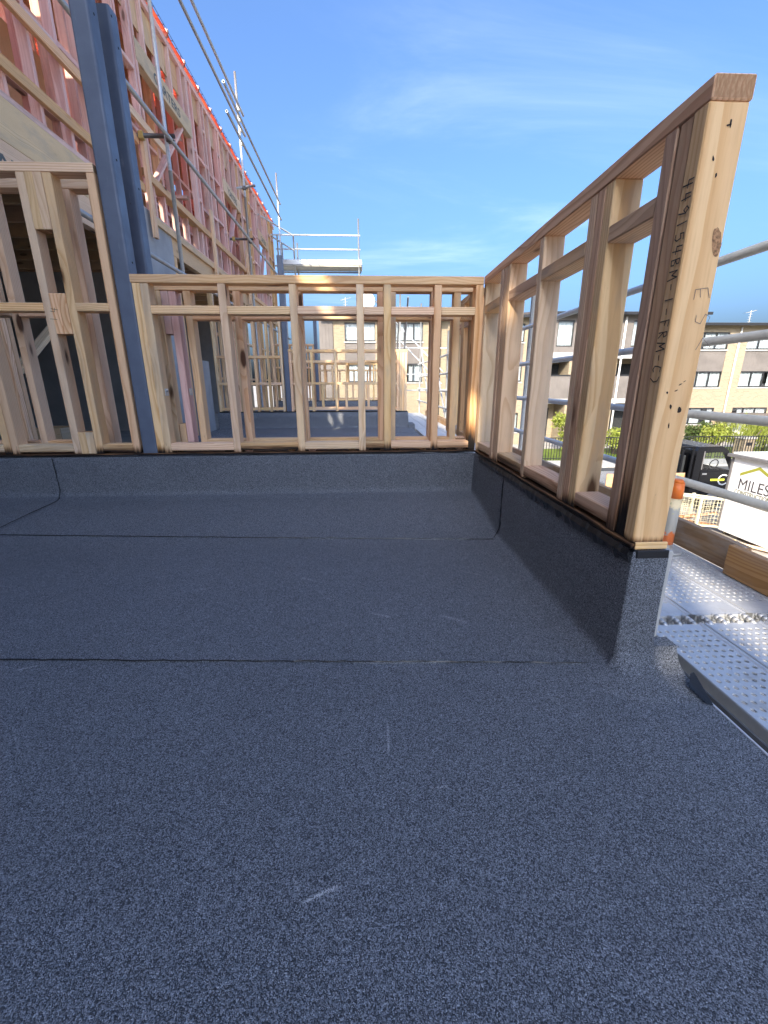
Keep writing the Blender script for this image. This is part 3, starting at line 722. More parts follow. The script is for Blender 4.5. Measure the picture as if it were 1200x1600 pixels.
last = -9
clean = []
for y in ys:
    if y-last < .046: continue
    clean.append(y); last = y
for y in clean:
    w = inwin(y)
    if w:
        bar('stud', B, XB+.001, XF-.003, y, y+.045, ZB1+.047, w[2]-.046, 'pink'); bar('stud', B, XB+.001, XF-.003, y, y+.045, w[3]+.24, ZT0, 'pink')
    else: bar('stud', B, XB+.001, XF-.003, y, y+.045, ZB1+.047, ZT0, 'pine' if rs.random() < .22 else 'pink')
for i, (a, b, z0, z1) in enumerate(wins):
    l = bar('lintel', B, XB, XF+.004, a-.04, b+.04, z1, z1+.235, 'lvl')
    bar('sill', B, XB, XF, a, b, z0-.045, z0, 'pine')
    textmesh('lintel_print', 'CARTERS', .15, 'print_', B, (XF+.0055, a+.25*(b-a), z1+.05), (0, 1, 0), (0, 0, 1), .0003, fit=(b-a)*.5, bold=.003)
    beam('window_brace', B, (XB+.03, a+.1, z0+.02), (XB+.03, b-.3, z1-.02), .09, .035, 'pink')
for (y, y2) in zip(clean[:-1], clean[1:]):
    if y2-y < .12: continue
    w = inwin((y+y2)/2)
    for z in (3.75+rs.uniform(-.05, .05), 4.45+rs.uniform(-.08, .08)):
        if w and w[2]-.1 < z < w[3]+.3: continue
        bar('nog', B, XB+.002, XF-.004, y+.045, y2, z, z+.045, 'pink')
    if rs.random() < .85: bar('lintel_panel', B, XB+.02, XB+.038, y+.046, y2-.001, 5.06, ZT0-.002, 'ply', .001)
    if w is None and rs.random() < .35: bar('nog', B, XB+.002, XF-.004, y+.045, y2, 5.01, 5.055, 'pink')
# pale rails nailed on the outside
for a, b, z in ((2.95, 6.35, 3.10), (2.95, 6.35, 3.60), (6.4, 9.6, 3.30), (9.61, 13.4, 3.30), (6.5, 10.3, 2.82), (10.31, 15.3, 2.84), (5.6, 7.2, 3.86)):
    bar('outer_rail', B, XF+.001, XF+.045, a, b, z, z+.09, 'pine')
for y in (6.36, 8.8, 11.2): bar('outer_stud', B, XF+.046, XF+.09, y, y+.09, 2.62, 3.75, 'pine')
# lower storey: concrete panel, posts and openings
bar('wall_panel', B, XF-.02, XF+.012, 6.02, 7.05, -.05, ZB0+.34, 'concrete', .002)
bar('wall_panel', B, XF-.02, XF+.012, 7.25, 8.0, -.05, 1.2, 'concrete', .002)
for y in (3.6, 3.65, 5.4, 5.97, 7.1, 7.15, 8.6, 8.65, 9.4, 10.2, 10.25, 11.0, 11.8, 12.6, 12.65, 13.8, 14.6, 15.3): bar('stud', B, XB, XF-.004, y, y+.045, .0, ZB0, 'pine')
for y in (8.7, 9.45, 10.3, 11.05, 11.85, 12.7, 13.85):
    for z in (.9, 1.7): bar('nog', B, XB, XF-.004, y, y+.7, z, z+.045, 'pine')
bar('lintel', B, XB, XF, 3.0, 5.97, ZB0-.27, ZB0-.003, 'pine'); textmesh('lintel_print', 'CARTERS', .13, 'print_', B, (XF+.0015, 3.75, ZB0-.2), (0, 1, 0), (0, 0, 1), .0003, fit=.95, bold=.003)
# rooms: floors, ceilings, party walls, far wall
bar('floor_slab', B, -9.5, XB-.002, -15, 15.4, -.25, -.012, 'slab', 0, 'x')
bar('end_wall', B, -9.5, XB-.05, -15.05, -15.0, -.2, 5.8, 'grey2', 0, 'x')
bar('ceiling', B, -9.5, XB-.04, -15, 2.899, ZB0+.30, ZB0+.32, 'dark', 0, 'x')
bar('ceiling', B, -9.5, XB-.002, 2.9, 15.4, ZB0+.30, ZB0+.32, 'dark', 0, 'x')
for i in range(22): bar('joist', B, -9.4, XB-.003, 3.2+i*.55, 3.245+i*.55, ZB0+.05, ZB0+.298, 'pine_far')
for yp in (2.93, 8.3, 13.55):
    if yp > 3: bar('party_wall_lining', B, -9.4, XB-.75 if yp > 3 else XB-.002, yp, yp+.03, -.01, ZB0+.04, 'grey', 0)
    x = -9.3
    for k, (a, b) in enumerate(((-9.3, -7.6), (-7.59, -6.1), (-6.09, -4.5), (-4.49, -3.25))): bar('party_wall_sheet', B, a, b, yp, yp+.018, ZB1+.03, ZT0+.02, 'ply', .001, 'z')
    for k in range(16): bar('stud', B, -9.2+k*.4, -9.155+k*.4, yp-.095, yp-.002, ZB1+.03, ZT0, 'pink')
    for z in (3.7, 4.5): bar('nog', B, -9.2, XB-.01, yp-.09, yp-.004, z, z+.045, 'pink')
bar('far_wall', B, -9.55, -9.5, -15, 15.5, -.2, ZT0, 'grey', 0, 'y')
bar('end_wall_lining', B, -9.5, -4.5, 15.42, 15.47, -.1, ZT0, 'ply', 0, 'x')
# second row of studs close behind the outer wall
for k in range(30):
    yk = 3.12+k*.41
    bar('stud', B, -3.20, -3.11, yk, yk+.045, ZB1+.03, ZT0, 'pink' if k % 4 else 'pine')
for z in (3.45, 4.2, ZT0-.05): bar('nog', B, -3.195, -3.115, 3.0, 15.3, z, z+.045, 'pink')
# inner wall with pink studs, roof trusses
for k in range(28): bar('stud', B, -4.35, -4.26, 3.05+k*.43, 3.095+k*.43, ZB1+.03, ZT0, 'pink')
for z in (3.6, 4.4, ZT0-.05): bar('nog', B, -4.345, -4.265, 3.0, 15.3, z, z+.045, 'pink')
for k in range(7): bar('wall_lining', B, -4.245, -4.23, 3.0+k*1.76, 3.0+k*1.76+1.2, ZB1+.05, 5.0, 'ply', .001, 'z')
for k in range(14):
    if k not in (1, 6): bar('ceiling_sheet', B, -4.25, XB-.005, 2.96+k*.89, 2.96+k*.89+.885, 5.385, 5.40, 'ply', 0, 'x')
for k in range(21):
    yy = 3.05+k*.6
    beam('rafter', B, (XF+.02, yy, 5.56), (-6.1, yy, 6.72), .045, .09, 'pink', roll=math.pi/2*0)
    beam('rafter', B, (-6.1, yy, 6.72), (-9.5, yy, 5.56), .045, .09, 'pink')
# red roof underlay, lapping down over the eave, with its wire netting
vs, fs = [], []; ny = 80
prof = [(XF+.035, 5.535), (XF-.01, 5.585), (-3.6, 5.90), (-4.9, 6.35), (-6.1, 6.77), (-7.8, 6.2), (-9.6, 5.6)]
for j in range(ny+1):
    yy = 2.9+12.6*j/ny
    for i, (x, z) in enumerate(prof): vs.append((x + (.005*math.sin(j*1.9) if i == 0 else 0), yy, z + (.004*math.sin(j*2.1+i) if i else .004*math.sin(j*.9))))
m = len(prof)
for j in range(ny):
    for i in range(m-1): a = j*m+i; fs.append((a, a+1, a+m+1, a+m))
meshobj('roof_underlay', vs, fs, 'net', B, loc=(-6, 9, 6)); 
bm = bmesh.new()
for j in range(84): yy = 2.95+j*.15; bmtube(bm, (XF+.02, yy, 5.60), (-6.1, yy, 6.75), .004, 4, False)
for i in range(26): f = i/25; bmtube(bm, (XF+.02-(3.42)*f, 2.9, 5.60+1.15*f), (XF+.02-3.42*f, 15.4, 5.60+1.15*f), .004, 4, False)
o = bmobj('roof_netting', bm, 'wire', B); o['kind'] = 'stuff'; o.location = -world_loc(B)
# red netting hung inside behind the window openings
for (a, b) in ((9.9, 13.2),):
    vs = []; fs = []; q = 14
    for j in range(q+1):
        for i in range(5): vs.append((-4.02-.12*math.sin(j*1.3+i), a+(b-a)*j/q, 3.0+i*.45))
    for j in range(q):
        for i in range(4): c = j*5+i; fs.append((c, c+5, c+6, c+1))
    meshobj('safety_net', vs, fs, 'net', B, loc=(-3.5, a, 3.5))
    bm = bmesh.new()
    for j in range(int((b-a)/.1)): bmtube(bm, (-3.88, a+j*.1, 3.0), (-3.88, a+j*.1+.06, 4.8), .004, 4, False)
    for i in range(18): bmtube(bm, (-3.88, a, 3.02+i*.1), (-3.88, b, 3.02+i*.1), .004, 4, False)
    o = bmobj('net_wire', bm, 'wire', B); o['kind'] = 'stuff'; o.location = -world_loc(B)
# an offcut and a stack of board left on the floor inside, and a brace
ob = thing('offcut_box', 'small open timber box on the floor inside the dark room', 'box', (-3.9, 5.5, -.012))
bar('side', ob, -4.15, -3.75, 5.5, 5.52, -.01, .30, 'pine'); bar('side', ob, -4.15, -3.75, 5.9, 5.92, -.01, .30, 'pine')
bar('end', ob, -4.15, -4.13, 5.521, 5.899, -.01, .30, 'ply'); bar('end', ob, -3.77, -3.75, 5.521, 5.899, -.01, .30, 'ply'); bar('bottom', ob, -4.129, -3.771, 5.521, 5.899, -.01, .01, 'ply')
beam('brace', B, (-3.0, 3.5, .55), (-3.0, 4.9, 1.55), .09, .045, 'pine')
# out of view: sheeted wall added to shade this balcony, gapped for sun patches
YS0, YTALL, ZTALL = -15, -2.2, 8.2  # height stepped up out of view to block the sun
def sun_gap_for(x, y, z, wy, wz):  # opening traced back along the sun ray from a wanted sun patch
    h = (x-XB+.026)/-SUN_AZ.x; yy, zz_ = y+SUN_AZ.y*h, z+math.tan(SUN_EL)*h
    return (yy-wy/2, yy+wy/2, zz_-wz/2, zz_+wz/2)
gaps = [sun_gap_for(-.825, YB, .96, .10, .20), sun_gap_for(.70, YB, .59, .20, .32), sun_gap_for(-.28, YB, 1.41, .42, .24), sun_gap_for(.875, .99, .06, .11, .10), sun_gap_for(1.46, 1.5, -.05, .45, .34), sun_gap_for(1.34, 1.85, -.05, .28, .30), sun_gap_for(.74, 2.35, 1.19, .12, .14), (.3, 2.5, -.02, 2.2)]
for gq in gaps: pass
def shade_sheets():
    xs = XB-.02
    cuts = sorted({YS0, 2.9, YTALL} | {v for gq in gaps for v in gq[:2]} | {YS0+1.22*k for k in range(1, 14)})
    zc = sorted({-.01, ZB0, ZT1+.3, ZTALL} | {v for gq in gaps for v in gq[2:]})
    for ya, yb in zip(cuts[:-1], cuts[1:]):
        run = None; out = []
        for za, zb in zip(zc[:-1], zc[1:]):
            solid = not any(gq[0] <= (ya+yb)/2 <= gq[1] and gq[2] <= (za+zb)/2 <= gq[3] for gq in gaps) and (zb <= ZT1+.31 or yb <= YTALL+.001)
            if solid and run and za != ZB0: run[1] = zb
            elif solid:
                run = [za, zb]; out.append(run)
            if not solid: run = None
        for za, zb in out: bar('shade_sheet', B, xs-.012, xs, ya, yb, za, zb, 'absorber' if zb <= ZB0 else 'grey2', 0, 'z')
shade_sheets()
for k in range(40):
    yk = YS0+k*.44
    if not any(gq[0]-.06 < yk < gq[1]+.02 for gq in gaps): bar('stud', B, XB+.002, XF, yk, yk+.045, -.01, ZT1+.3 if yk > YTALL else ZTALL, 'pink')
bar('top_plate', B, XB, XF, YTALL+.06, 2.9, ZT1+.301, ZT1+.345, 'pink')  # top plate of the added shade wall, out of view

# ------------------------------------------------------------------ scaffolding
def coupler(parent, p, s=.045, mat='coupler'):
    bm = bmesh.new(); bmesh.ops.create_cube(bm, size=1)
    for v in bm.verts: v.co = Vector((v.co.x*s*1.5, v.co.y*s*1.5, v.co.z*s*1.6))
    bmesh.ops.bevel(bm, geom=bm.edges[:], offset=s*.3, segments=1, affect='EDGES')
    bmtube(bm, (-s*1.3, s*.4, 0), (s*1.3, s*.4, 0), s*.22, 6, False)
    me = bpy.data.meshes.new('coupler'); bm.to_mesh(me); bm.free(); return link('coupler', me, mat, parent, p)
SA = thing('scaffold', 'grey tube scaffold standing along the pink framed wall, rails above the eave', 'scaffold', (-2.3, 9, 0))
XS = -2.30
for y, zt in ((6.27, 5.3), (10.1, 6.40), (14.02, 6.37)):
    tube('standard', SA, (XS, y, .02), (XS, y, zt-2.0), .024, 'galv'); tube('standard', SA, (XS, y, zt-2.0), (XS, y, zt), .022, 'galv_light')
    for z in (3.62, 2.15): coupler(SA, (XS+.03, y, z))
    tube('transom', SA, (XB+.1, y+.06, 3.68), (XS+.08, y+.06, 3.68), .024, 'coupler')
    bar('coupler_tag', SA, XB+.15, XB+.21, y+.03, y+.09, 3.64, 3.72, 'yellow', .005)
tube('ledger', SA, (XS+.05, 3.4, 3.62), (XS+.05, 9.0, 3.62), .024, 'galv'); tube('ledger', SA, (XS+.05, 9.0, 3.62), (XS+.05, 14.4, 3.62), .024, 'galv')
tube('ledger', SA, (XS+.05, 3.4, 2.15), (XS+.05, 14.4, 2.15), .024, 'galv')
for z, a, b in ((5.50, 2.0, 10.3), (5.83, 2.0, 10.3), (5.28, 9.05, 14.1), (5.66, 9.0, 14.1)): tube('guard_rail', SA, (XS+.05, a, z), (XS+.05, b, z), .022, 'galv')
for y in (10.1, 14.02):
    for z in (5.28, 5.5, 5.66, 5.83) if y < 12 else (5.28, 5.66): coupler(SA, (XS+.025, y, z), .035, 'galv_light')
coupler(SA, (XS, 10.1, 4.55)); tube('swivel_arm', SA, (XS-.15, 10.1, 4.55), (XS+.22, 10.1, 4.6), .022, 'galv')
# far platform
FA = thing('scaffold', 'high scaffold platform with guard rails at the far end of the building', 'scaffold', (-1.2, 15.3, ZG))
for x in (-2.55, -2.06, -.07):
    for yy in (15.0, 15.8):
        tube('standard', FA, (x, yy, ZG), (x, yy, 5.62 if x == -.07 and yy < 15.5 else 5.18), .024, 'galv_light')
for z in (4.62, 5.00, 5.17):
    tube('guard_rail', FA, (-2.75, 15.0 if z > 5.1 else 15.8, z), (-.02, 15.0 if z > 5.1 else 15.8, z), .024, 'galv_light')
tube('guard_rail', FA, (-2.9, 13.2, 5.22), (-2.06, 15.0, 5.15), .022, 'galv_light'); tube('guard_rail', FA, (-2.5, 13.9, 4.8), (-2.06, 15.0, 4.75), .022, 'galv_light')
for yy in (15.0, 15.8): tube('ledger', FA, (-2.7, yy, 4.33), (.0, yy, 4.33), .024, 'rail')
for x in (-2.06, -.07): tube('transom', FA, (x, 14.95, 4.33), (x, 15.85, 4.33), .024, 'rail')
for k in range(3):
    o = bar('scaffold_plank', None, -2.62, .03, 15.04+k*.25, 15.27+k*.25, 4.356, 4.43, 'galv_light', .004)
    tag(o, 'steel plank on the high far platform, ' + ('nearest of three', 'middle of three', 'furthest of three')[k], 'plank', 'planks of the far platform')
o = bar('toe_board', None, -2.6, .02, 14.96, 14.995, 4.36, 4.50, 'galv_light', .003); tag(o, 'pale metal toe board along the high far platform', 'toe board')
# right-hand scaffold
RA = thing('scaffold', 'tube scaffold along the open side of the balconies, four grey guard rails', 'scaffold', (1.8, 4, ZG))
XG = 1.80
for y in (-4.65, -2.25, .15, 2.55, 4.98, 7.4, 9.8, 12.2, 14.5):
    tube('standard', RA, (XG+.05, y, ZG), (XG+.05, y, 1.9 if y < 14 else 3.2), .024, 'galv_light')
    tube('standard', RA, (1.0, y, ZG), (1.0, y, -.08), .024, 'galv_light')
    tube('transom', RA, (.94, y-.05, -.14), (XG+.1, y-.05, -.14), .024, 'rail')
for z in (1.40, 1.022, .652, .284):
    for a, b in ((-5, 2.5), (2.5, 7.4), (7.4, 14.6)): tube('guard_rail', RA, (XG, a, z), (XG, b, z), .0225, 'rail' if a < 2 else 'galv_light')
for a, b in ((9.8, 12.2), (12.2, 14.5)): tube('brace', RA, (XG+.08, a, -.1), (XG+.08, b, 1.9), .02, 'galv_light'); tube('brace', RA, (1.0, b, -.1), (1.0, a+.3, 2.6), .02, 'galv_light')
for y in (12.2, 14.5): tube('standard', RA, (1.0, y, -.08), (1.0, y, 3.1), .022, 'galv_light')
for z in (.6, 1.1, 1.9): tube('transom', RA, (1.0, 14.5, z), (2.9, 14.5, z), .02, 'galv_light')
tube('brace', RA, (.4, 14.6, 3.3), (2.6, 14.6, 1.2), .02, 'galv_light'); tube('brace', RA, (.3, 14.7, 3.0), (2.6, 14.7, .8), .02, 'galv_light')

# perforated steel planks
def plank_mesh(L=2.34, W=.226):
    bm = bmesh.new(); nx, ny = 7, int(L/.0305); cw, cl_ = (W-.03)/nx, (L-.06)/ny; hr = .0075
    V = {}
    def gv(i, j):
        if (i, j) not in V: V[(i, j)] = bm.verts.new((-W/2+.015+i*cw, -L/2+.03+j*cl_, 0))
        return V[(i, j)]
    for i in range(nx):
        for j in range(ny):
            c = [gv(i, j), gv(i+1, j), gv(i+1, j+1), gv(i, j+1)]
            if (j % 40) in (38, 39, 0, 1): bm.faces.new(c); continue
            cx, cy_ = -W/2+.015+(i+.5)*cw, -L/2+.03+(j+.5)*cl_
            h = [bm.verts.new((cx+hr*math.cos(R(a)), cy_+hr*1.15*math.sin(R(a)), .0)) for a in (202.5, 247.5, 292.5, 337.5, 22.5, 67.5, 112.5, 157.5)]
            lo = [bm.verts.new((v.co.x*.0+cx+(v.co.x-cx)*.85, cy_+(v.co.y-cy_)*.85, -.004)) for v in h]
            for k in range(4):
                bm.faces.new((c[k], c[(k+1) % 4], h[(2*k+2) % 8 if k < 3 else 0], h[2*k+1]))
                bm.faces.new((c[k], h[2*k+1], h[2*k]))
            for k in range(8): bm.faces.new((h[k], h[(k+1) % 8], lo[(k+1) % 8], lo[k]))
    # side channels and ends
    for s in (-1, 1):
        P = [(s*(W/2-.015), 0), (s*(W/2-.010), .004), (s*(W/2-.002), .004), (s*W/2, 0), (s*W/2, -.055), (s*(W/2-.02), -.055)]
        q = [[bm.verts.new((x, yy, z)) for x, z in P] for yy in (-L/2, L/2)]
        for k in range(5): bm.faces.new((q[0][k], q[0][k+1], q[1][k+1], q[1][k]) if s > 0 else (q[0][k+1], q[0][k], q[1][k], q[1][k+1]))
    for s in (-1, 1):
        y0, y1 = sorted((s*L/2, s*(L/2-.03))); bmbox(bm, -W/2+.015, W/2-.015, y0, y1, -.045, -.0005)
    me = bpy.data.meshes.new('deck_plate'); bm.to_mesh(me); bm.free(); return me
PM = plank_mesh(); PM.materials.append(M['plank'])
hk = bmesh.new()
for k in range(4): 
    x = -.085+k*.056
    for a in range(6):
        t0, t1 = R(180-a*36), R(180-(a+1)*36)
        bmtube(hk, (x, .03*math.cos(t0), .022*math.sin(t0)-.01), (x, .03*math.cos(t1), .022*math.sin(t1)-.01), .009, 6, False)
HM = bpy.data.meshes.new('hook'); hk.to_mesh(HM); hk.free(); HM.materials.append(M['plank'])
colname = {1.147: 'inner', 1.379: 'middle', 1.611: 'outer'}
rows = [(-2.28, 'bay behind the camera'), (.12, 'nearest bay in view'), (2.52, 'second bay'), (4.92, 'third bay'), (7.32, 'fourth bay'), (9.72, 'fifth bay'), (12.12, 'farthest bay')]
for (ya, w) in rows:
    split = 1.235
    for x, cn in colname.items():
        y0 = ya - 1.115 + .0   # bays break beside the wall end
        t = thing('scaffold_plank', f'perforated galvanised steel plank, {cn} row, {w} beside the balconies', 'plank', (x, y0+1.18, -.105), 'perforated steel scaffold planks')
        o = link('deck_plate', PM, None, t, (x, y0+1.18, -.05))
        if w == 'nearest bay in view' or w == 'second bay' or w == 'third bay':
            for s in (-1, 1): link('hook', HM, None, t, (x, y0+1.18+s*1.19, -.06))
# the break of the bays lies at Y 1.24; timber toe boards stand outside the planks
for a, b, off, lab, mt in ((1.73, 4.3, 0, 'greyed timber toe board on edge beside the steel planks', 'toe'), (-1.4, 1.775, -.04, 'orange brown timber toe board lapping the greyed one, nearest the camera', 'toe2'), (4.32, 8.2, 0, 'timber toe board on edge further along the scaffold', 'toe'), (8.22, 12.2, 0, 'timber toe board on edge at the far scaffold end', 'toe')):
    t = bar('toe_board', None, 1.725+off, 1.761+off, a, b, -.046, .098, mt, .003); tag(t, lab, 'toe board', 'scaffold toe boards')
for x, y in ((1.605, 2.06),):
    t = thing('scaffold_spigot', 'paint splashed scaffold spigot with orange cap behind the wall end', 'scaffold part', (x, y, -.046))
    bm = bmesh.new(); bmtube(bm, (0, 0, 0), (0, 0, .30), .03, 18, False); o = bmobj('pipe', bm, 'spig', t, True, True)
    bm = bmesh.new(); bmtube(bm, (0, 0, .295), (0, 0, .375), .033, 18, False, r2=.030); bmtube(bm, (0, 0, .375), (0, 0, .392), .030, 18, False, r2=.018); bmobj('cap', bm, 'orange', t, local=True)
    bm = bmesh.new(); bmtube(bm, (0, 0, 0), (0, 0, .012), .075, 20, False); bmobj('base_flange', bm, 'galv_light', t, local=True)

# ------------------------------------------------------------------ townhouses over the road
def window(parent, x0, x1, z0, z1, y, n=3, curtain=True, blue=False, sill=True):
    f = bpy.data.objects.new('window', None); COL.objects.link(f); f.parent = parent; f.location = Vector(((x0+x1)/2, y, z0))-world_loc(parent)
    fwid = .07
    bar('frame', f, x0, x1, y-.03, y+.04, z1-fwid, z1, 'frame', 0, 'x'); bar('frame', f, x0, x1, y-.03, y+.04, z0, z0+fwid, 'frame', 0, 'x')
    w = (x1-x0)/n
    for k in range(n+1):
        xx = x0+k*w; a = max(x0, xx-fwid/2); b = min(x1, xx+fwid/2)
        bar('mullion', f, a, b, y-.028, y+.038, z0+fwid, z1-fwid, 'frame', 0, 'z')
    for k in range(n): bar('pane', f, x0+k*w+.03, x0+(k+1)*w-.03, y+.0, y+.008, z0+.06, z1-.06, 'glass', 0, 'x')
    if curtain:
        vs = []; fs = []; m = int((x1-x0)/.06)
        ph = rs.random()*6; gap = rs.choice((-1, -1, rs.randrange(n)))
        for i in range(m+1):
            xx = x0+.03+(x1-x0-.06)*i/m; yy = y+.12+.025*math.sin(i*1.25+ph); vs += [(xx, yy, z0), (xx, yy, z1)]
        for i in range(m):
            if gap >= 0 and gap*w < (i/m)*(x1-x0) < (gap+.55)*w: continue
            fs.append((2*i, 2*i+2, 2*i+3, 2*i+1))
        meshobj('curtain', vs, fs, 'curtain', f, True, loc=((x0+x1)/2, y, z0))
    bar('room_back', f, x0-.1, x1+.1, y+.5, y+.52, z0-.1, z1+.1, 'room', 0, 'x')
    if sill: bar('sill', f, x0-.06, x1+.06, y-.10, y-.031, z0-.09, z0-.002, 'cladw', 0, 'x')
def wallgrid(parent, x0, x1, z0, z1, y, holes, mat, name='wall', th=.25):
    """wall with rectangular openings, joined into one mesh"""
    xs = sorted({x0, x1} | {min(max(v, x0), x1) for h in holes for v in h[:2]}); zs = sorted({z0, z1} | {min(max(v, z0), z1) for h in holes for v in h[2:]})
    bm = bmesh.new()
    for a, b in zip(xs[:-1], xs[1:]):
        run = None
        for c, d in zip(zs[:-1], zs[1:]):
            if any(h[0] < (a+b)/2 < h[1] and h[2] < (c+d)/2 < h[3] for h in holes):
                if run: bmbox(bm, a, b, y, y+th, run[0], run[1]); run = None
            else: run = (run[0], d) if run else (c, d)
        if run: bmbox(bm, a, b, y, y+th, run[0], run[1])
    o = bmobj(name, bm, mat, parent); o.location = -world_loc(parent); return o
def roof(parent, x0, x1, y, ze, over=.5, rise=.55, dep=4.5):
    vs = [(x0-.1, y-over, ze), (x1+.1, y-over, ze), (x1+.1, y+dep, ze+rise), (x0-.1, y+dep, ze+rise), (x1+.1, y+2*dep, ze), (x0-.1, y+2*dep, ze)]
    vs += [(a, b, c-.12) for a, b, c in vs]
    fs = [(0, 1, 2, 3), (3, 2, 4, 5), (7, 6, 9, 8), (8, 9, 11, 10), (1, 0, 6, 7), (0, 3, 9, 6), (2, 1, 7, 8), (4, 2, 8, 10), (3, 5, 11, 9)]
    r = meshobj('roof', vs, fs, 'rooft', parent, loc=(x0, y, ze)); bar('gutter', parent, x0-.1, x1+.1, y-over-.12, y-over-.001, ze-.17, ze-.02, 'frame', 0, 'x')
def aerial(parent, x, y, z):
    bm = bmesh.new(); bmtube(bm, (x, y, z), (x, y, z+1.1), .02, 6, False); bmtube(bm, (x-.3, y, z+.95), (x+.35, y, z+1.1), .012, 6, False)
    for k in range(6): q = -.45+k*.18; bmtube(bm, (x+q*.6, y-.28+.03*k, z+1.03+q*.15), (x+q*.6, y+.28-.03*k, z+1.03+q*.15), .008, 5, False)
    for k in range(4): bmtube(bm, (x-.14, y, z+.4+.15*k), (x+.14, y, z+.43+.15*k), .008, 5, False)
    o = bmobj('aerial', bm, 'rail', parent); o.location = -world_loc(parent)
def brick_house(label, x0, x1, y, cols, lev, ze, cladl=None, pipes=()):
    """cols: (x0, x1, panes, kind) ; lev: window levels"""
    t = thing('townhouse', label, 'house', ((x0+x1)/2, y, ZG), 'brick townhouses over the road'); holes = []
    (g0, g1), (m0, m1), (t0, t1) = lev
    for a, b, n in cols: holes += [(a, b, m0, t1), (a, b, g0, g1)]
    wallgrid(t, x0, x1, ZG, ze+.1, y, holes, 'brick')
    bar('side_wall', t, x0, x1, y+.6, y+8.5, ZG, ze+.05, 'brick', 0, 'x')
    for a, b, n in cols:
        window(t, a, b, t0, t1, y+.06, n); window(t, a, b, m0, m1, y+.06, n); window(t, a, b, g0, g1, y+.06, n)
        bar('spandrel_panel', t, a, b, y+.03, y+.12, m1+.002, t0-.10, 'clad', 0, 'x')
    if cladl: bar('cladding', t, cladl[0], cladl[1], y-.06, y-.002, ZG+2.6, ze+.08, 'clad', 0, 'z')
    for px in pipes: tube('downpipe', t, (px, y-.09, ZG), (px, y-.09, ze-.1), .05, 'white', 8, False)
    roof(t, x0, x1, y, ze+.12); return t
LA = ((-2.2, -1.0), (.89, 1.96), (3.2, 4.23))
h1 = brick_house('cream brick townhouse with ribbed brown strip, seen through the end frame', -2.5, 4.6, 27.0, [(-1.04, .75, 2), (1.91, 3.58, 3)], LA, 4.55, cladl=(-2.52, -1.72), pipes=(4.4,))
aerial(h1, -1.0, 28.5, 4.7)
bm = bmesh.new()
bmesh.ops.create_uvsphere(bm, u_segments=14, v_segments=8, radius=.5)
for v in bm.verts: v.co = Vector((v.co.x+.3, 27.6+v.co.y*.15, 5.45+v.co.z))
o = bmobj('satellite_dish', bm, 'white', h1, True); o.location = -world_loc(h1)
brick_house('cream brick townhouse mostly hidden behind the return wall studs', 4.7, 10.3, 27.3, [(5.4, 7.2, 3), (8.3, 9.8, 2)], LA, 4.55, pipes=(7.7,))
def balcony_house(label, x0, x1, y, ze, winx):
    t = thing('townhouse', label, 'house', ((x0+x1)/2, y, ZG), 'brown clad townhouses over the road')
    holes = [(a, b, 2.95, 4.45) for a, b in winx]
    wallgrid(t, x0, x1, 2.62, ze+.1, y, holes, 'clad', 'cladding')
    for a, b in winx: window(t, a, b, 2.95, 4.45, y+.06, 1, True, sill=False)
    bar('balcony_fascia', t, x0, x1, y-.15, y+.3, 2.25, 2.61, 'cladw', 0, 'x')
    bar('balustrade_panel', t, x0+.2, x1-.2, y-.02, y+.05, -.15, 1.22, 'clad', 0, 'x'); bar('balustrade_cap', t, x0+.2, x1-.2, y-.05, y+.08, 1.221, 1.30, 'frame', 0, 'x')
    bar('balcony_floor', t, x0, x1, y-.1, y+1.6, -.45, -.151, 'cladw', 0, 'x')
    bar('ceiling', t, x0, x1, y+.301, y+1.6, 2.3, 2.5, 'white', 0, 'x')
    m = (x0+x1)/2
    bar('rear_wall', t, x0, x1, y+1.6, y+9, ZG, ze+.05, 'brick', 0, 'x')
    for xx in (x0, m-.12, x1-.24):
        bar('party_wall', t, xx, xx+.24, y+.0, y+1.599, ZG, -.46, 'brick', 0, 'z'); bar('party_wall', t, xx, xx+.24, y+.06, y+1.599, -.15, 2.24, 'brick', 0, 'z')
    for a in (x0+1.0, m+.9): bar('sliding_door', t, a, a+1.5, y+1.55, y+1.598, -.15, 2.0, 'room', 0, 'z'); bar('door', t, a, a+1.1, y+1.55, y+1.598, ZG, -.8, 'room', 0, 'z')
    tube('downpipe', t, (x0+.35, y-.1, ZG), (x0+.35, y-.1, ze-.1), .06, 'white', 8, False)
    roof(t, x0, x1, y, ze+.12); return t
h3 = balcony_house('brown ribbed townhouse with deep balconies, left one behind the return wall', 10.4, 15.6, 27.5, 4.75, [(11.9, 12.9)])
aerial(h3, 11.1, 27.4, 5.0)
bar('heat_pump', h3, 10.6, 11.3, 27.1, 27.45, 2.9, 3.5, 'white', .02); bar('heat_pump', h3, 10.6, 11.3, 27.1, 27.45, 1.9, 2.2, 'white', .02)
balcony_house('brown ribbed townhouse with deep balconies, right one beside the end post', 15.7, 20.9, 27.5, 4.75, [(16.6, 17.4)])
LB = ((-1.95, -.86), (.49, 1.52), (2.89, 3.95))
h4 = brick_house('cream brick townhouse right of the end post with aerial on its roof', 21.0, 30.6, 29.0, [(21.6, 24.1, 3), (25.4, 27.9, 3), (29.0, 30.3, 2)], LB, 4.35, pipes=(21.3, 24.75))
aerial(h4, 25.7, 29.6, 4.25)
brick_house('cream brick townhouse at the far right end of the row', 30.7, 40, 29.0, [(31.6, 34.1, 3), (35.4, 37.9, 3)], LB, 4.35, pipes=(34.75,))
sh = bar('porch_roof', h4, 24.0, 27.2, 27.2, 28.95, -1.35, -1.2, 'rooft', 0, 'x')
for x in (24.1, 27.1): bar('porch_post', h4, x, x+.1, 27.25, 27.35, ZG, -1.352, 'frame', 0)
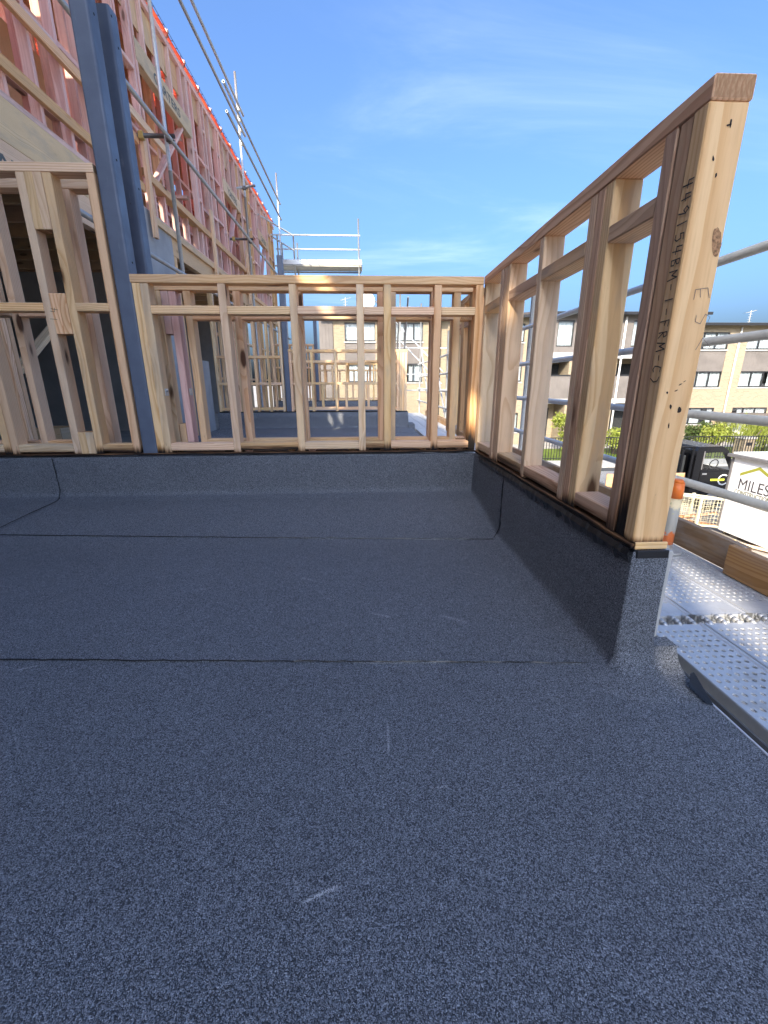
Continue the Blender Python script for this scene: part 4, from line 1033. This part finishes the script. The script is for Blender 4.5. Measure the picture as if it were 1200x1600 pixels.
bar('garage_door', h4, 25.2, 28.2, 28.9, 28.99, ZG, -1.36, 'white', 0, 'x')

# ------------------------------------------------------------------ street things
def shrub(name, label, cat, x, y, z, rx, rz, n, ls, mat, group, seed, spiky=False, trunk=False):
    r0 = random.Random(seed); t = thing(name, label, cat, (x, y, z), group); bm = bmesh.new()
    cl_ = [(r0.uniform(-.7, .7)*rx, r0.uniform(-.7, .7)*rx, r0.uniform(.25, .85)*rz*1.0, r0.uniform(.25, .5)) for _ in range(16)]
    for _ in range(n):
        c = r0.choice(cl_); d = Vector((r0.gauss(0, 1), r0.gauss(0, 1), r0.gauss(0, 1))).normalized()
        p = Vector((c[0], c[1], c[2])) + d*c[3]*rx*r0.uniform(.4, 1.05); p.z = max(.03, p.z)
        if spiky: dr = Vector((p.x*.7, p.y*.7, rz*.9+r0.uniform(-.1, .4))).normalized(); l = ls*r0.uniform(1.5, 3.2); w = ls*.16
        else: dr = Vector((r0.gauss(0, 1), r0.gauss(0, 1), r0.gauss(.2, .8))).normalized(); l = ls*r0.uniform(.7, 1.3); w = l*.45
        s = dr.cross(Vector((r0.gauss(0, 1), r0.gauss(0, 1), r0.gauss(0, 1)))).normalized()*w*.5
        bm.faces.new([bm.verts.new(q) for q in (p, p+dr*l*.5+s, p+dr*l, p+dr*l*.5-s)])
    bmobj('foliage', bm, mat, t, local=True)
    bm = bmesh.new()
    for _ in range(6): bmtube(bm, (r0.uniform(-.1, .1)*rx, r0.uniform(-.1, .1)*rx, 0), (r0.uniform(-.6, .6)*rx, r0.uniform(-.6, .6)*rx, rz*r0.uniform(.5, .85)), .03*rz, 5, False, r2=.012*rz)
    bmobj('stem', bm, 'bark', t, local=True); return t
ZL = ZG+.10
for i, (x, y, rx, rz, mt, sp_, lab) in enumerate(((11.3, 23.2, 1.0, 2.3, 'leaf', False, 'lime green leafy shrub seen between the return wall studs'), (13.6, 22.6, .9, 1.5, 'leaf', False, 'lime green low shrub left of the end post, behind the fence'), (15.3, 23.4, .8, 2.1, 'leaf', False, 'yellow green bush seen beside the dark doorway, right of the hidden stud'),
        (19.3, 22.8, .9, 1.5, 'leaf', False, 'yellow green bush behind the truck cab, left'), (20.6, 22.4, 1.1, 1.75, 'leaf', True, 'spiky yellow green flax behind the truck cab'), (22.3, 22.9, 1.1, 1.5, 'leaf', False, 'yellow green bush behind the shed roof corner'), (20.1, 25.2, .8, 1.5, 'leaf2', False, 'dark flowering bush against the brick townhouse'), (24.2, 23.2, .8, 1.2, 'leaf', False, 'low hedge bush at the right picture edge'), (26, 23.0, .9, 1.2, 'leaf', False, 'low hedge bush beyond the right picture edge'), (3.6, 23.5, .9, 1.0, 'leaf2', False, 'low bush by the brick wall seen past the far scaffold'))):
    shrub('shrub', lab, 'shrub', x, y, ZL, rx, rz, 1500, .16, mt, 'garden shrubs over the road', i+1, sp_)
def fence(label, x0, x1, y, z0, h):
    t = thing('picket_fence', label, 'fence', ((x0+x1)/2, y, z0), 'black steel picket fences')
    for z in (z0+.12, z0+h-.02): bar('rail', t, x0, x1, y-.02, y+.02, z-.02, z+.02, 'fence', 0)
    n = int((x1-x0)/.14)
    for k in range(n+1): xx = x0+k*(x1-x0)/n; bar('picket', t, xx-.013, xx+.013, y-.012, y+.012, z0, z0+h, 'fence', 0)
fence('black picket fence along the footpath, left run', 8.6, 17.6, 20.75, ZL-.02, 1.15)
fence('black picket fence along the footpath, right run behind truck and shed', 17.8, 27.5, 20.75, ZL-.02, 1.15)
fence('taller black picket fence in front of the white garage door', 24.2, 29.5, 26.3, ZL-.1, 1.6)
for x, lab in ((19.55, 'cream brick letterbox pillar by the fence, left'), (25.0, 'cream brick letterbox pillar by the fence, right')):
    t = thing('letterbox_pillar', lab, 'letterbox', (x, 21.1, ZL-.02)); bar('pillar', t, x-.3, x+.3, 20.85, 21.4, ZL-.02, ZL+.95, 'brick', .01); bar('cap', t, x-.35, x+.35, 20.80, 21.45, ZL+.951, ZL+1.05, 'kerb', .01); bar('letter_slot', t, x-.15, x+.15, 20.835, 20.849, ZL+.62, ZL+.78, 'frame', 0)
t = thing('street_lamp', 'slim dark street lamp pole near the right picture edge', 'street lamp', (23.3, 20.3, ZG+.118))
tube('pole', t, (23.3, 20.3, ZG+.118), (23.3, 20.3, 1.6), .06, 'fence', 10, False); bar('base', t, 23.2, 23.4, 20.2, 20.4, ZG+.118, ZG+.9, 'fence', .02); bar('lamp_head', t, 22.6, 23.36, 20.2, 20.4, 1.60, 1.72, 'fence', .03)

# white site shed with lettering
sx0, sy0, sy1, sz = 9.3, 5.6, 10.22, -.98
t = thing('site_shed', 'white site shed with olive roofline logo and grey roof trim', 'shed', (10.5, 8, ZG))
bar('wall_panel', t, sx0, 11.7, sy0, sy1, ZG+.10, sz, 'shed', .01, 'y'); bar('roof_trim', t, sx0-.10, 11.8, sy0-.1, sy1+.12, sz+.001, sz+.075, 'trim', .005, 'y')
bar('corner_trim', t, sx0-.012, sx0+.05, sy1+.001, sy1+.06, ZG+.10, sz, 'trim', .003); bar('roof_sheet', t, sx0-.02, 11.7, sy0, sy1+.05, sz+.076, sz+.12, 'white', .005, 'y')
for yy in (sy0+.3, sy1-.5): bar('skid', t, sx0+.1, 11.6, yy, yy+.2, ZG, ZG+.099, 'trim', 0)
# reads from the far end (left in view) towards the camera
FX = sx0-.003
textmesh('lettering', 'MILES', .38, 'charcoal', t, (FX, 9.95, -1.725), (0, -1, 0), (0, 0, 1), .001, fit=.84)
textmesh('lettering', 'CONSTRUCTION', .15, 'olive_d', t, (FX, 10.0, -1.855), (0, -1, 0), (0, 0, 1), .001, fit=.98, bold=.002)
def strip(name, P, w, mat, parent):
    bm = bmesh.new(); L = [Vector((FX-.002, y, z)) for y, z in P]
    lo = [bm.verts.new(p-Vector((0, 0, w/2))) for p in L]; hi = [bm.verts.new(p+Vector((0, 0, w/2))) for p in L]
    for i in range(len(L)-1): bm.faces.new((lo[i], hi[i], hi[i+1], lo[i+1]))
    o = bmobj(name, bm, mat, parent); o.location = -world_loc(parent)
strip('logo', [(9.95, -1.37), (9.467, -1.135), (9.22, -1.25), (8.98, -1.12), (8.55, -1.35)], .075, 'olive', t)

# black truck parked behind the shed
TY0 = 12.2
t = thing('flatbed_truck', 'black flatbed truck cab parked behind the white site shed', 'truck', (9.8, TY0+.9, ZG))
CX = 9.9
prof = [(CX, -2.45), (CX, -1.15), (CX+.06, -1.02), (CX+.75, -1.0), (CX+.95, -1.12), (CX+1.35, -1.78), (CX+1.42, -1.95), (CX+1.45, -2.45)]
def cab(parent):
    # side with a door window opening, extruded through the width
    bm = bmesh.new(); a = [bm.verts.new((x, TY0, z)) for x, z in prof]; b = [bm.verts.new((x, TY0+1.75, z)) for x, z in prof]
    n = len(prof)
    for i in range(n):
        if i != 4: bm.faces.new((a[i], b[i], b[(i+1) % n], a[(i+1) % n]))
    wv = [(CX+.25, -1.66), (CX+.25, -1.2), (CX+.80, -1.18), (CX+1.13, -1.74)]
    def side(vs, flip):
        y = vs[0].co.y; w = [bm.verts.new((x, y, z)) for x, z in wv]
        q = [(vs[0], vs[1], w[1], w[0]), (vs[1], vs[2], w[1]), (vs[2], vs[3], w[2], w[1]), (vs[3], vs[4], w[2]), (vs[4], vs[5], w[3], w[2]), (vs[5], vs[6], vs[7], w[3]), (vs[7], vs[0], w[0], w[3])]
        for f in q: bm.faces.new(f if not flip else f[::-1])
    side(a, True); side(b, False); bmesh.ops.recalc_face_normals(bm, faces=bm.faces[:])
    o = bmobj('cab_body', bm, 'black', parent); o.location = -world_loc(parent)
    for yy in (TY0+.01, TY0+1.74): 
        meshobj('side_window', [(x, yy, z) for x, z in wv], [(0, 1, 2, 3)], 'glass', parent, loc=(CX, TY0, -1.5))
    meshobj('windscreen', [(prof[4][0], TY0+.03, prof[4][1]), (prof[5][0], TY0+.03, prof[5][1]), (prof[5][0], TY0+1.72, prof[5][1]), (prof[4][0], TY0+1.72, prof[4][1])], [(0, 1, 2, 3)], 'glass', parent, loc=(CX+1, TY0+.9, -1.5))
    bar('windscreen_pillar', parent, CX+.22, CX+.25, TY0-.012, TY0-.002, -1.70, -1.15, 'trim', 0)
    d = bar('door_skin', parent, CX+.22, CX+1.2, TY0-.015, TY0-.002, -2.4, -1.76, 'black', .004); 
    bar('door_handle', parent, CX+.28, CX+.42, TY0-.03, TY0-.016, -1.86, -1.81, 'chrome', .004)
    bm = bmesh.new(); n = 28; yy = TY0-.018
    for k in range(4, n-3):
        a0, a1 = 2*math.pi*k/n, 2*math.pi*(k+1)/n
        bm.faces.new([bm.verts.new((CX+.98+r*math.cos(q), yy, -2.02+r*math.sin(q))) for r, q in ((.13, a0), (.17, a0), (.17, a1), (.13, a1))])
    o = bmobj('door_emblem', bm, 'white', parent); o.location = -world_loc(parent); bar('door_stripe', parent, CX+.58, CX+1.02, TY0-.020, TY0-.0185, -2.05, -1.99, 'limey', 0)
    bm = bmesh.new()
    for k in range(16): a0, a1 = 2*math.pi*k/16, 2*math.pi*(k+1)/16; bmtube(bm, (CX+.98+.08*math.cos(a0), TY0+.45+.18*math.cos(a0)*.2+.16*math.sin(a0)*.9, -1.62+.16*math.cos(a0)*.8), (CX+.98+.08*math.cos(a1), TY0+.45+.18*math.cos(a1)*.2+.16*math.sin(a1)*.9, -1.62+.16*math.cos(a1)*.8), .016, 6, False)
    o = bmobj('steering_wheel', bm, 'rubber', parent); o.location = -world_loc(parent)
    bar('side_mirror', parent, CX+1.1, CX+1.16, TY0-.25, TY0-.08, -1.55, -1.25, 'black', .01)
cab(t)
bar('seat', t, CX+.15, CX+.35, TY0+.2, TY0+.75, -2.1, -1.45, 'trim', .04, 'z')
bar('tray', t, 7.2, CX-.05, TY0-.05, TY0+1.8, -2.2, -2.08, 'chrome', .01, 'x'); bar('side_board', t, 7.2, CX-.3, TY0-.08, TY0-.051, -2.2, -1.78, 'pallet', .005, 'x')
for x in (CX-.10, CX-.42, CX-.80): bar('headboard_post', t, x-.03, x+.03, TY0, TY0+.05, -2.08, -1.05, 'black', .005)
for yy in (TY0, TY0+1.7): bar('rack_rail', t, CX-.9, CX-.06, yy+.001, yy+.051, -1.049, -1.0, 'black', .005)
bar('toolbox', t, CX-.75, CX-.15, TY0+.2, TY0+1.6, -2.079, -1.3, 'room', .02, 'x')
bar('chassis', t, 7.3, CX+1.3, TY0+.4, TY0+1.35, -2.6, -2.35, 'trim', 0, 'x')
for x in (7.9, CX+.75):
    for yy in (TY0+.02, TY0+1.5):
        w = bpy.data.objects.new('wheel', None); COL.objects.link(w); w.parent = t; w.location = Vector((x, yy, ZG))-world_loc(t)
        bm = bmesh.new(); bmtube(bm, (x, yy, ZG+.36), (x, yy+.22, ZG+.36), .36, 22, False); o = bmobj('tyre', bm, 'rubber', w); o.location = -world_loc(w)
        bm = bmesh.new(); bmtube(bm, (x, yy-.004, ZG+.36), (x, yy+.224, ZG+.36), .20, 16, False); o = bmobj('rim', bm, 'chrome', w); o.location = -world_loc(w)
# mesh-sided stillage in front of the truck
t = thing('mesh_cage', 'cream mesh sided cage with timber offcuts standing before the shed', 'cage', (9.0, 10.9, ZG))
def P2(u, v, z): return Vector((8.55+.75*u-.0*v, 10.75-.75*v+.28*u+0.0, z))
def cagept(u, v): return (8.30+ .55*u + .62*v, 11.05 - .62*u + .05*v - .30*v)
co = [cagept(0, 0), cagept(0, 1), cagept(1, 1), cagept(1, 0)]
for x, y in co: bar('corner_post', t, x-.03, x+.03, y-.03, y+.03, ZG+.0, ZG+.95, 'cage', .003)
for i in range(4):
    a, b = co[i], co[(i+1) % 4]
    for z in (ZG+.16, ZG+.90): beam('frame_rail', t, (*a, z), (*b, z), .05, .04, 'cage', .003)
    bm = bmesh.new(); A, Bv = Vector((*a, 0)), Vector((*b, 0))
    for k in range(1, 9): p = A.lerp(Bv, k/9); bmtube(bm, (p.x, p.y, ZG+.16), (p.x, p.y, ZG+.9), .005, 4, False)
    for k in range(1, 7): z = ZG+.16+k*.105; bmtube(bm, (A.x, A.y, z), (Bv.x, Bv.y, z), .005, 4, False)
    o = bmobj('mesh_panel', bm, 'cage', t); o.location = -world_loc(t)
meshobj('base_board', [(*p, ZG+.19) for p in co] + [(*p, ZG+.15) for p in co], [(0, 1, 2, 3), (7, 6, 5, 4), (0, 4, 5, 1), (1, 5, 6, 2), (2, 6, 7, 3), (3, 7, 4, 0)], 'pallet', t)
for k in range(4):
    a = Vector((*cagept(.1+.2*k, .15), ZG+.22+.05*k)); b = Vector((*cagept(.15+.2*k, .92), ZG+.30+.07*k)); beam('offcut', t, a, b, .12, .04, 'pallet')
t = None
for i, (x, y, l, a) in enumerate(((8.6, 9.3, 2.2, .3), (8.9, 9.5, 1.8, -.2), (8.2, 9.9, 2.0, .15))):
    o = beam('timber_length', None, (x, y, ZG+.03+.045*i), (x+l*math.cos(a)*.4, y+l*math.sin(a)-.9, ZG+.03+.045*i), .09, .045, 'pine')
    tag(o, ('pale timber length lying in the yard, undermost', 'pale timber length lying in the yard across another', 'pale timber length lying topmost in the yard')[i], 'timber', 'timber lengths lying in the yard')
